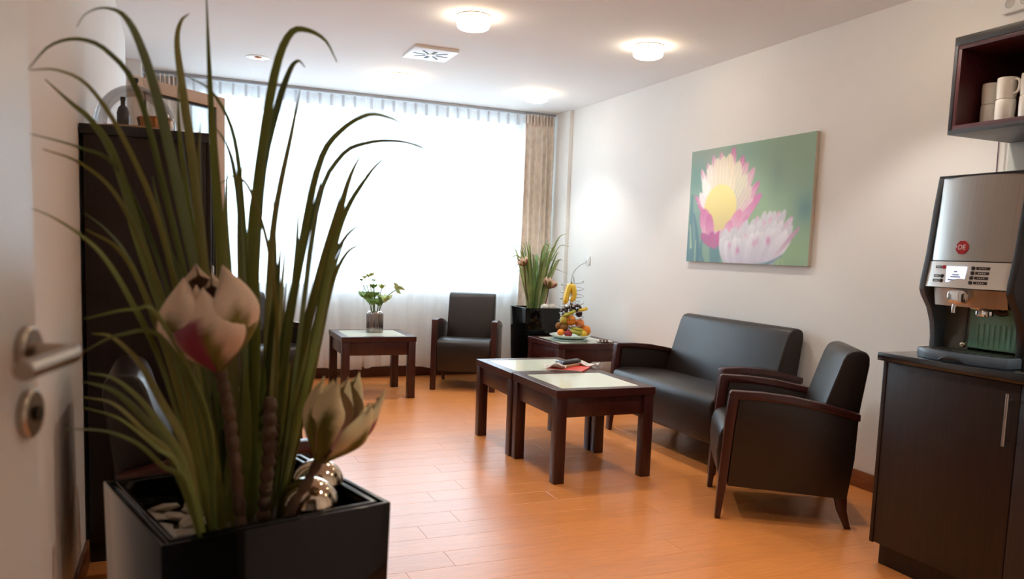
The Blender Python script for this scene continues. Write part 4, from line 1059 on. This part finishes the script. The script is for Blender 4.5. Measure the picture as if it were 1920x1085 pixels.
flower(plant, inv @ Matrix.Translation((0.233, 1.42, 0.896)) @ Matrix.Rotation(math.radians(20), 4, 'Y') @ Matrix.Rotation(math.radians(5), 4, 'X') @ Matrix.Rotation(math.radians(60), 4, 'Z'), 0.05, 0.150, 6, 8, top=0.8, frill=0.3, W=0.042, outer=(232, 212, 164), inner=(206, 150, 140), basec=(120, 112, 50))
# stones and silver balls in the planter
M_STONE = mat('pale_slate_chip', rgb(168, 156, 140), 0.85, var=0.15, scale=30, bump=0.4, bscale=90)
def stone(seed, s):
    r = random.Random(seed); b = bmesh.new(); bmesh.ops.create_icosphere(b, subdivisions=1, radius=1.0)
    for v in b.verts:
        k = r.uniform(0.72, 1.15); v.co = Vector((v.co.x * s[0] * k, v.co.y * s[1] * k, v.co.z * s[2] * r.uniform(0.8, 1.1)))
    me = bpy.data.meshes.new('stone'); b.to_mesh(me); b.free(); me.materials.append(M_STONE); return me
rs = random.Random(9)
smesh = [stone(k, (0.034 + 0.006 * (k % 3), 0.024 + 0.004 * (k % 2), 0.009)) for k in range(6)]
F = Matrix.Translation(PC) @ Matrix.Rotation(PA, 4, 'Z')
cnt = 0
for i in range(7):
    for j in range(7):
        lx = -0.155 + i * 0.052 + rs.uniform(-.012, .012); ly = -0.155 + j * 0.052 + rs.uniform(-.012, .012)
        if lx > -0.02 and ly > -0.09 or cnt >= 30: continue
        o = bpy.data.objects.new('stone', smesh[rs.randrange(6)]); col.objects.link(o)
        p = F @ Vector((max(-.15, lx), max(-.15, min(.15, ly)), 0.736 + 0.008 * ((i + j) % 2)))
        o.location = p; o.rotation_euler = (rs.uniform(-.15, .15), rs.uniform(-.15, .15), rs.uniform(0, 6))
        tag(o, 'pale flat stone chip among the grass roots in the near black planter', 'stone', 'stone chips in the near planter'); cnt += 1
M_BALL = mat('champagne_mirror', rgb(206, 190, 168), 0.045, metal=1.0, var=0.02, scale=3)
def ball(x, y, z, r, label):
    t = MB().sphere((0, 0, 0), r, 36, 22).build('silver_ball', M_BALL, smooth=180)
    t.location = (x, y, z); tag(t, label, 'ball', 'mirror balls in the near planter')
ball(0.226, 1.492, 0.790, 0.056, 'front shiny silver ball at the corner of the near planter')
ball(0.262, 1.62, 0.793, 0.053, 'rear shiny silver ball behind the other in the near planter')

# ------------------------------------------------------------------ plant in the far corner
bpL = Vector((3.10, 6.785, 0))
plant2 = thing('planter_plant', 'artificial grass with fabric flowers in the black planter in the far corner', 'potted plant', bpL, 0, group='grass planters')
square_planter(plant2, 0.36, 0.315, 0.775, soil=0.715)
M_LEAF2 = [mat('corner_leaf', rgb(128, 156, 90), 0.45, var=0.2, scale=14), mat('corner_leaf_pale', rgb(166, 178, 122), 0.5, var=0.2, scale=14), mat('corner_leaf_dark', rgb(98, 128, 72), 0.45, var=0.2, scale=14)]
r2 = random.Random(21)
for i in range(72):
    a = r2.uniform(0, 2 * PI); b0 = r2.uniform(0, 0.06); h = r2.uniform(0.42, 0.72); sp_ = r2.uniform(0.03, 0.2); fl_ = r2.uniform(0.02, 0.14) if r2.random() < 0.4 else 0.0
    c, s = math.cos(a), math.sin(a)
    pts = [(b0 * c - 0.02, b0 * s, 0.70), ((b0 + sp_ * .35) * c - 0.02, (b0 + sp_ * .35) * s, 0.70 + h * .5), ((b0 + sp_ * .8) * c - 0.02, (b0 + sp_ * .8) * s, 0.70 + h * .92), ((b0 + sp_ + fl_) * c - 0.02, (b0 + sp_ + fl_) * s, 0.70 + h * (1.0 - fl_ * 1.2))]
    leaf_mesh(pts, r2.uniform(0.016, 0.028), n=12, seed=i, camdir=Vector((0.4, 0.9, 0))).build('leaf', M_LEAF2[i % 3], plant2, smooth=60)
for pts, w in (([(0.03, -0.02, .7), (.09, -.03, 1.1), (.15, -.04, 1.33), (.20, -.05, 1.44), (.27, -.05, 1.47)], .02), ([(0.04, 0, .7), (.10, 0, 1.1), (.17, 0, 1.26), (.24, 0, 1.36), (.34, 0.0, 1.35)], .012),
               ([(0.05, 0.0, .7), (.12, -.02, .98), (.16, -.03, 1.15), (.20, -.03, 1.22), (.26, -.03, 1.22)], .018), ([(-.04, 0, .7), (-.08, 0, 1.1), (-.09, 0, 1.36)], .024), ([(-.03, 0, .7), (-.12, 0, .95), (-.2, -.02, 1.2), (-.23, -.02, 1.3)], .012)):
    leaf_mesh(pts, w, n=16, seed=3, camdir=Vector((0.4, 0.9, 0))).build('leaf', M_LEAF2[0], plant2, smooth=60)
for (p, r, hh, sd, rot) in (((-.135, -.02, 1.16), .04, .085, 4, -25), ((.085, -.1, .955), .055, .10, 6, 15)):
    MB().tube(spline([(p[0] * .3, p[1] * .3, .70), (p[0] * .8, p[1] * .8, (p[2] + .7) / 2), p], 16), 0.006, 8).build('stem', M_STEM, plant2)
    flower(plant2, Matrix.Translation(p) @ Matrix.Rotation(math.radians(rot), 4, 'Y'), r, hh, 6, sd, top=0.7)
M_PEB = mat('white_pebble', rgb(226, 222, 214), 0.5, var=0.05)
for i, (x, y, r) in enumerate(((3.145, 6.672, .036), (3.218, 6.668, .036), (3.235, 6.745, .033), (3.165, 6.742, .032))):
    o = MB().sphere((0, 0, 0), r, 16, 10, (1.15, 1, .95)).build('pebble', M_PEB); o.location = (x, y, 0.715 + r * 0.95 + 0.03)
    tag(o, 'round white pebble on the rim of the corner planter', 'pebble', 'white pebbles in the corner planter')

# ------------------------------------------------------------------ fruit stand on the corner table
TZ = 0.531
FC = Vector((3.165, 6.165, TZ))
st = thing('fruit_stand', 'spiral wire fruit stand with a pale plate on the corner table', 'fruit stand', FC)
MB().lathe([(0.0, 0.014), (0.075, 0.014), (0.13, 0.022), (0.178, 0.044), (0.184, 0.05), (0.18, 0.052), (0.13, 0.03), (0.075, 0.022), (0.0, 0.022)], 48).build('plate', mat('celadon_plate', rgb(206, 220, 212), 0.15, coat=0.3), st)
MB().lathe([(0.0, 0.0), (0.15, 0.0), (0.165, 0.008), (0.15, 0.014), (0.0, 0.014)], 40).build('base_plate', mat('glass_base', rgb(196, 216, 214), 0.1), st)
M_WIRE = mat('wire_chrome', rgb(186, 184, 180), 0.2, metal=1.0)
hel = []
for i in range(7 * 28 + 1):
    a = i / 28 * 2 * PI; z = 0.085 + 0.062 * i / 28; rr_ = 0.112 - 0.002 * i / 28
    hel.append((rr_ * math.cos(a), rr_ * math.sin(a), z))
MB().tube(hel, 0.0032, 6).build('spiral_wire', M_WIRE, st)
for s in (-1, 1):
    MB().tube([(s * 0.06, 0.09 * s, 0.02), (s * 0.06, 0.09 * s, 0.51)], 0.0025, 6).build('upright', M_WIRE, st)
MB().tube(spline([(-0.06, -0.09, 0.51), (-0.045, -0.07, 0.545), (0.0, 0.0, 0.56), (0.045, 0.07, 0.545), (0.06, 0.09, 0.51)], 18), 0.003, 6).build('top_arch', M_WIRE, st)
MB().tube(spline([(-0.06, -0.09, 0.5), (-0.03, -0.06, 0.585), (0.04, -0.03, 0.65), (0.13, 0.0, 0.685)], 18), 0.0035, 6).build('hook', M_WIRE, st)
M_ORANGE = mat('orange_peel', rgb(236, 140, 30), 0.45, var=0.08, scale=20, bump=0.3, bscale=260)
M_BAN = mat('banana_skin', rgb(230, 196, 60), 0.45, var=0.1, scale=30)
M_BANG = mat('green_banana_skin', rgb(176, 176, 60), 0.45, var=0.15, scale=30)
M_PEAR = mat('pear_skin', rgb(188, 172, 70), 0.5, var=0.15, scale=30)
M_KIWI = mat('kiwi_skin', rgb(128, 92, 44), 0.8, var=0.2, scale=60)
M_APPLE = mat('red_apple_skin', rgb(150, 34, 48), 0.3, var=0.25, scale=20)
M_PEACH = mat('peach_skin', rgb(218, 130, 70), 0.6, var=0.2, scale=14)
M_GRAPE = mat('dark_grape', rgb(52, 34, 50), 0.35, var=0.25, scale=60)
M_TWIG = mat('fruit_stalk', rgb(90, 74, 40), 0.8)
def fruit(name, m, prof, loc, label, rot=(0, 0, 0), cat=None, stalk=True):
    t = thing(name, label, cat or name, FC + Vector(loc), rot=rot, group='fruit on the spiral stand')
    t.scale = (1.1, 1.1, 1.1)
    MB().lathe(prof, 20).build('flesh', m, t, smooth=80)
    if stalk: MB().tube([(0, 0, prof[-1][1] - 0.003), (0.002, 0, prof[-1][1] + 0.008)], 0.0018, 6).build('stalk', M_TWIG, t)
def round_prof(r, q=1.0, n=12): return [(max(0.0005, r * math.sin(PI * i / n)), -r * q * math.cos(PI * i / n)) for i in range(n + 1)]
pear_p = [(0.0005, -0.04), (0.018, -0.038), (0.03, -0.024), (0.033, -0.006), (0.028, 0.012), (0.019, 0.028), (0.014, 0.042), (0.009, 0.05), (0.0005, 0.052)]
fruit('orange', M_ORANGE, round_prof(0.042), (-0.03, -0.055, 0.178), 'big orange in the middle tier at the front of the fruit stand', stalk=False)
fruit('orange', M_ORANGE, round_prof(0.044), (0.11, -0.07, 0.09), 'orange at the right edge of the fruit plate', stalk=False)
fruit('clementine', M_ORANGE, round_prof(0.03, .88), (-0.125, -0.06, 0.075), 'small clementine at the left edge of the fruit plate', stalk=False)
fruit('apple', M_APPLE, round_prof(0.032, .9), (-0.07, -0.095, 0.068), 'dark red apple on the plate beside the clementine')
fruit('pear', M_PEAR, pear_p, (-0.088, -0.04, 0.19), 'yellow pear left of the middle orange')
fruit('peach', M_PEACH, round_prof(0.038, .94), (0.055, -0.06, 0.152), 'reddish peach right of the middle orange')
fruit('kiwi', M_KIWI, round_prof(0.03, 1.2), (-0.085, -0.045, 0.118), 'brown kiwi between the plate and the middle tier', rot=(0.3, 1.3, 0.2), stalk=False)
fruit('kiwi', M_KIWI, round_prof(0.028, 1.2), (-0.12, -0.01, 0.13), 'brown kiwi at the far left of the lower tier', rot=(0.3, 1.3, 0.9), stalk=False)
fruit('pear', M_PEAR, pear_p, (0.075, -0.03, 0.085), 'yellow-green pear on the plate left of the right orange', rot=(0.4, 0.5, 0))
fruit('lemon', M_BAN, [(0.0005, -0.04), (0.01, -0.034), (0.026, -0.014), (0.027, 0.01), (0.011, 0.034), (0.0005, 0.04)], (0.062, -0.125, 0.066), 'yellow lemon lying at the front of the fruit plate', rot=(0, 1.5, 0.4), stalk=False)
fruit('plum', M_GRAPE, round_prof(0.028), (0.06, -0.03, 0.235), 'dark plum on the upper right tier', stalk=False)
def banana(label, pts, r, m):
    t = thing('banana', label, 'banana', FC, group='fruit on the spiral stand')
    P = spline(pts, 16); R = [r * min(1, 0.3 + 2.6 * min(i / 15, 1 - i / 15) ** 0.7) for i in range(16)]
    MB().tube(P, R, 6).build('skin', m, t, smooth=50)
    MB().tube([P[0], P[0] + (P[0] - P[1]) * 1.2], [r * 0.32, r * 0.26], 6).build('stalk', M_TWIG, t)
banana('left one of the two yellow bananas hanging on the fruit stand', [(-0.07, -0.11, 0.50), (-0.095, -0.115, 0.455), (-0.115, -0.12, 0.39), (-0.125, -0.12, 0.325)], 0.026, M_BAN)
banana('right one of the two yellow bananas hanging on the fruit stand', [(-0.066, -0.115, 0.50), (-0.056, -0.13, 0.455), (-0.052, -0.135, 0.40), (-0.072, -0.135, 0.345)], 0.025, M_BAN)
banana('green-yellow banana lying in the front of the fruit plate', [(-0.06, -0.10, 0.095), (-0.02, -0.13, 0.085), (0.03, -0.135, 0.075), (0.06, -0.11, 0.07)], 0.019, M_BANG)
banana('green-yellow banana lying above another on the fruit plate', [(-0.04, -0.08, 0.115), (0.0, -0.11, 0.108), (0.04, -0.115, 0.10), (0.07, -0.1, 0.09)], 0.018, M_BANG)
banana('green banana tip left on the second tier of the fruit stand', [(-0.11, -0.04, 0.215), (-0.07, -0.08, 0.235), (-0.03, -0.09, 0.255), (-0.005, -0.08, 0.265)], 0.017, M_BANG)
banana('yellow banana sticking out right of the grapes', [(0.03, -0.07, 0.265), (0.06, -0.08, 0.272), (0.1, -0.07, 0.28), (0.125, -0.05, 0.285)], 0.016, M_BAN)
def grapes(label, c, n, sp, seed):
    t = thing('grape_bunch', label, 'grapes', FC + Vector(c), group='fruit on the spiral stand')
    r = random.Random(seed); mb = MB()
    for i in range(n):
        a = r.uniform(0, 2 * PI); q = r.uniform(0.2, 1) ** .6; z = r.uniform(-1, 1)
        mb.sphere((sp[0] * q * math.cos(a) * (1 - .4 * abs(z)), sp[1] * q * math.sin(a) * (1 - .4 * abs(z)), sp[2] * z), 0.0125, 8, 6)
    mb.build('grape_cluster', M_GRAPE, t, smooth=80)
    MB().tube(spline([(0, 0, sp[2] * .5), (0.004, 0, sp[2]), (0.0, 0, sp[2] + 0.02)], 6), 0.002, 6).build('stalk', M_TWIG, t)
grapes('dark grape bunch heaped on the upper tier of the fruit stand', (0.01, -0.04, 0.285), 34, (0.06, 0.05, 0.035), 2)
grapes('small black grape bunch at the left of the upper tier', (-0.085, -0.03, 0.255), 22, (0.04, 0.035, 0.035), 5)
pt = thing('snack_plate', 'small white plate of dark snacks beside the fruit stand', 'plate', (3.40, 5.985, TZ))
MB().lathe([(0.0, 0.0), (0.045, 0.0), (0.072, 0.01), (0.074, 0.013), (0.07, 0.013), (0.044, 0.005), (0.0, 0.005)], 36).build('dish', M_CERAMIC, pt)
for i in range(6):
    a = i * 1.05; o = tag(MB().sphere((0, 0, 0), 0.010 + 0.003 * (i % 2), 10, 8, (1, 1, .7)).build('praline', mat('chocolate', rgb(84, 46, 34), 0.4)), 'small dark praline on the white snack plate', 'praline', 'pralines on the snack plate')
    o.location = (3.40 + 0.032 * math.cos(a), 5.985 + 0.032 * math.sin(a), TZ + 0.0135)

# ------------------------------------------------------------------ vase with green flowers
VX, VY = 1.597, 6.905
vz = thing('vase', 'ribbed silver vase on the square table by the window', 'vase', (VX, VY, TZ))
MB().lathe([(0.0, 0.0), (0.066, 0.0), (0.07, 0.004), (0.072, 0.02), (0.072, 0.165), (0.068, 0.175), (0.06, 0.178), (0.056, 0.172), (0.056, 0.03), (0.0, 0.028)], 120, flute=(0.035, 20)).build('body', mat('ribbed_silver', rgb(150, 140, 134), 0.16, metal=1.0), vz, smooth=80)
MB().lathe([(0.06, 0.176), (0.062, 0.182), (0.058, 0.187), (0.053, 0.182), (0.055, 0.176)], 40).build('neck', M_CHROME, vz)
bq = thing('bouquet', 'bunch of small green flowers standing in the silver vase', 'flowers', (VX, VY, TZ + 0.03))
M_FST = mat('flower_stem', rgb(106, 134, 84), 0.6); M_FL = mat('pale_green_petal', rgb(188, 204, 140), 0.6, var=0.15, scale=60); M_FLG = mat('green_leaflet', rgb(120, 158, 86), 0.55, var=0.2, scale=40)
def blossom(c, r, n, m, up=0.6, parent=bq):
    fl = bpy.data.objects.new('blossom', None); col.objects.link(fl); fl.parent = parent; fl.location = c
    MB().sphere((0, 0, 0), r * 0.42, 10, 8).build('centre', m, fl)
    for k in range(n):
        a = 2 * PI * k / n + c[0] * 30
        pts = [Vector((0, 0, 0)), Vector((r * .6 * math.cos(a), r * .6 * math.sin(a), r * up * .5)), Vector((r * math.cos(a), r * math.sin(a), r * up))]
        leaf_mesh(pts, r * 0.95, n=7, seed=k, camdir=Vector((0, 0, 1)), fold=-.2).build('petal', m, fl, smooth=60)
heads = [((-.105, -.02, .455), .02, 5, M_FL), ((-.07, -.03, .47), .024, 6, M_FL), ((-.038, -.02, .48), .02, 5, M_FL), ((-.125, 0, .43), .014, 5, M_FLG), ((-.015, -.01, .43), .014, 5, M_FLG), ((-.02, .0, .375), .03, 6, M_FLG), ((.055, -.02, .375), .032, 7, M_FL),
         ((-.085, -.03, .29), .055, 7, M_FLG), ((-.06, .02, .27), .05, 6, M_FL), ((.075, -.03, .265), .055, 7, M_FL), ((.04, .0, .23), .05, 6, M_FLG), ((-.03, -.04, .24), .05, 6, M_FLG), ((.0, .02, .3), .035, 6, M_FLG)]
for i, (p, r, n, m) in enumerate(heads):
    MB().tube(spline([(p[0] * .15, p[1] * .2, 0.0), (p[0] * .4, p[1] * .6, p[2] * .55), p], 12), 0.0028, 6).build('stem', M_FST, bq)
    blossom(p, r * 1.3, n, m)
MB().tube(spline([(0.01, 0, 0.0), (.05, 0, .22), (.115, -.01, .30), (.19, -.01, .355)], 14), 0.0042, 6).build('stem', M_FST, bq)
for pts in ([(.19, -.01, .355), (.185, -.01, .39), (.155, -.01, .415)], [(.19, -.01, .355), (.225, -.01, .365), (.27, -.01, .345)], [(.19, -.01, .355), (.2, -.02, .335), (.225, -.03, .315)]):
    leaf_mesh([Vector(q) for q in pts], 0.045, n=9, seed=1, camdir=Vector((0.3, 0.9, 0.2)), fold=.3).build('leaf', M_FL, bq, smooth=60)

# ------------------------------------------------------------------ reading matter on the coffee tables
TT = 0.533
mg = thing('magazine', 'red-covered magazine lying across the two tables', 'magazine', (2.385, 4.625, TT), math.radians(48))
MB().box(-0.15, 0.15, -0.115, 0.115, 0.0, 0.008).build('pages', mat('paper_white', rgb(228, 224, 218), 0.7, var=0.03), mg, bevel=0.001)
MB().box(-0.152, 0.152, -0.117, 0.117, 0.008, 0.0092).build('cover', mat('red_cover', rgb(214, 66, 54), 0.35), mg)
MB().box(-0.152, 0.152, 0.1165, 0.119, 0.0, 0.0092).build('spine', MATS['red_cover'], mg)
MB().box(-0.152, 0.06, -0.119, -0.1165, 0.0, 0.0092).build('edge', MATS['red_cover'], mg)
M_NEWS = mat('printed_paper', rgb(206, 198, 192), 0.75, var=0.16, scale=28, stretch=(1, 3, 1))
def sheet(name, label, loc, rz, w, d, seed, amp, cat):
    r = random.Random(seed); mb = MB(); n = 10
    a, b, c = r.uniform(0, 6), r.uniform(0, 6), r.uniform(0, 6)
    hts = []
    for j in range(n + 1):
        for i in range(n + 1):
            u, v = i / n, j / n
            z = amp * (0.5 + 0.5 * math.sin(u * 7 + a) * math.sin(v * 5 + b)) + amp * 1.2 * max(0, abs(u - .5) - .35) / .15 * (0.5 + .5 * math.sin(v * 9 + c))
            mb.v.append(((u - .5) * w, (v - .5) * d, z + 0.0004)); 
    for j in range(n):
        for i in range(n):
            q = j * (n + 1) + i; mb.f.append((q, q + 1, q + n + 2, q + n + 1))
    o = mb.build(name, M_NEWS, None, recalc=False, smooth=70)
    md = o.modifiers.new('thickness', 'SOLIDIFY'); md.thickness = 0.0006
    o.location = loc; o.rotation_euler = (0, 0, rz)
    tag(o, label, cat)
sheet('leaflet', 'crumpled printed leaflet on the red magazine', (2.512, 4.682, TT + 0.0098), math.radians(48), 0.10, 0.2, 3, 0.014, 'leaflet')
sheet('paper_wrapper', 'curled pale paper at the left of the red magazine', (2.252, 4.588, TT + 0.0098), math.radians(48), 0.06, 0.15, 7, 0.02, 'paper')
bk = thing('kraft_booklet', 'brown card booklet under the black case on the magazine', 'booklet', (2.365, 4.645, TT + 0.0095), math.radians(32))
MB().box(-0.12, 0.12, -0.045, 0.045, 0.0, 0.016).build('card', mat('kraft_card', rgb(176, 146, 116), 0.8), bk, bevel=0.002)
bc = thing('glasses_case', 'long black case lying on the reading matter', 'case', (2.385, 4.655, TT + 0.0265), math.radians(28))
MB().prism([(-0.03, 0.004), (-0.026, 0.0), (0.026, 0.0), (0.03, 0.004), (0.031, 0.014), (0.022, 0.023), (0.0, 0.026), (-0.022, 0.023), (-0.031, 0.014)], -0.105, 0.105, 'x').build('shell', mat('black_case', rgb(22, 22, 25), 0.4), bc, bevel=0.004)
MB().prism([(-0.0315, 0.0125), (0.0315, 0.0125), (0.0315, 0.0145), (-0.0315, 0.0145)], -0.104, 0.104, 'x').build('seam', M_BTN, bc)
MB().box(-0.112, -0.085, -0.028, 0.028, 0.003, 0.024).build('end_cap', mat('case_blue', rgb(120, 140, 176), 0.35), bc, bevel=0.005)
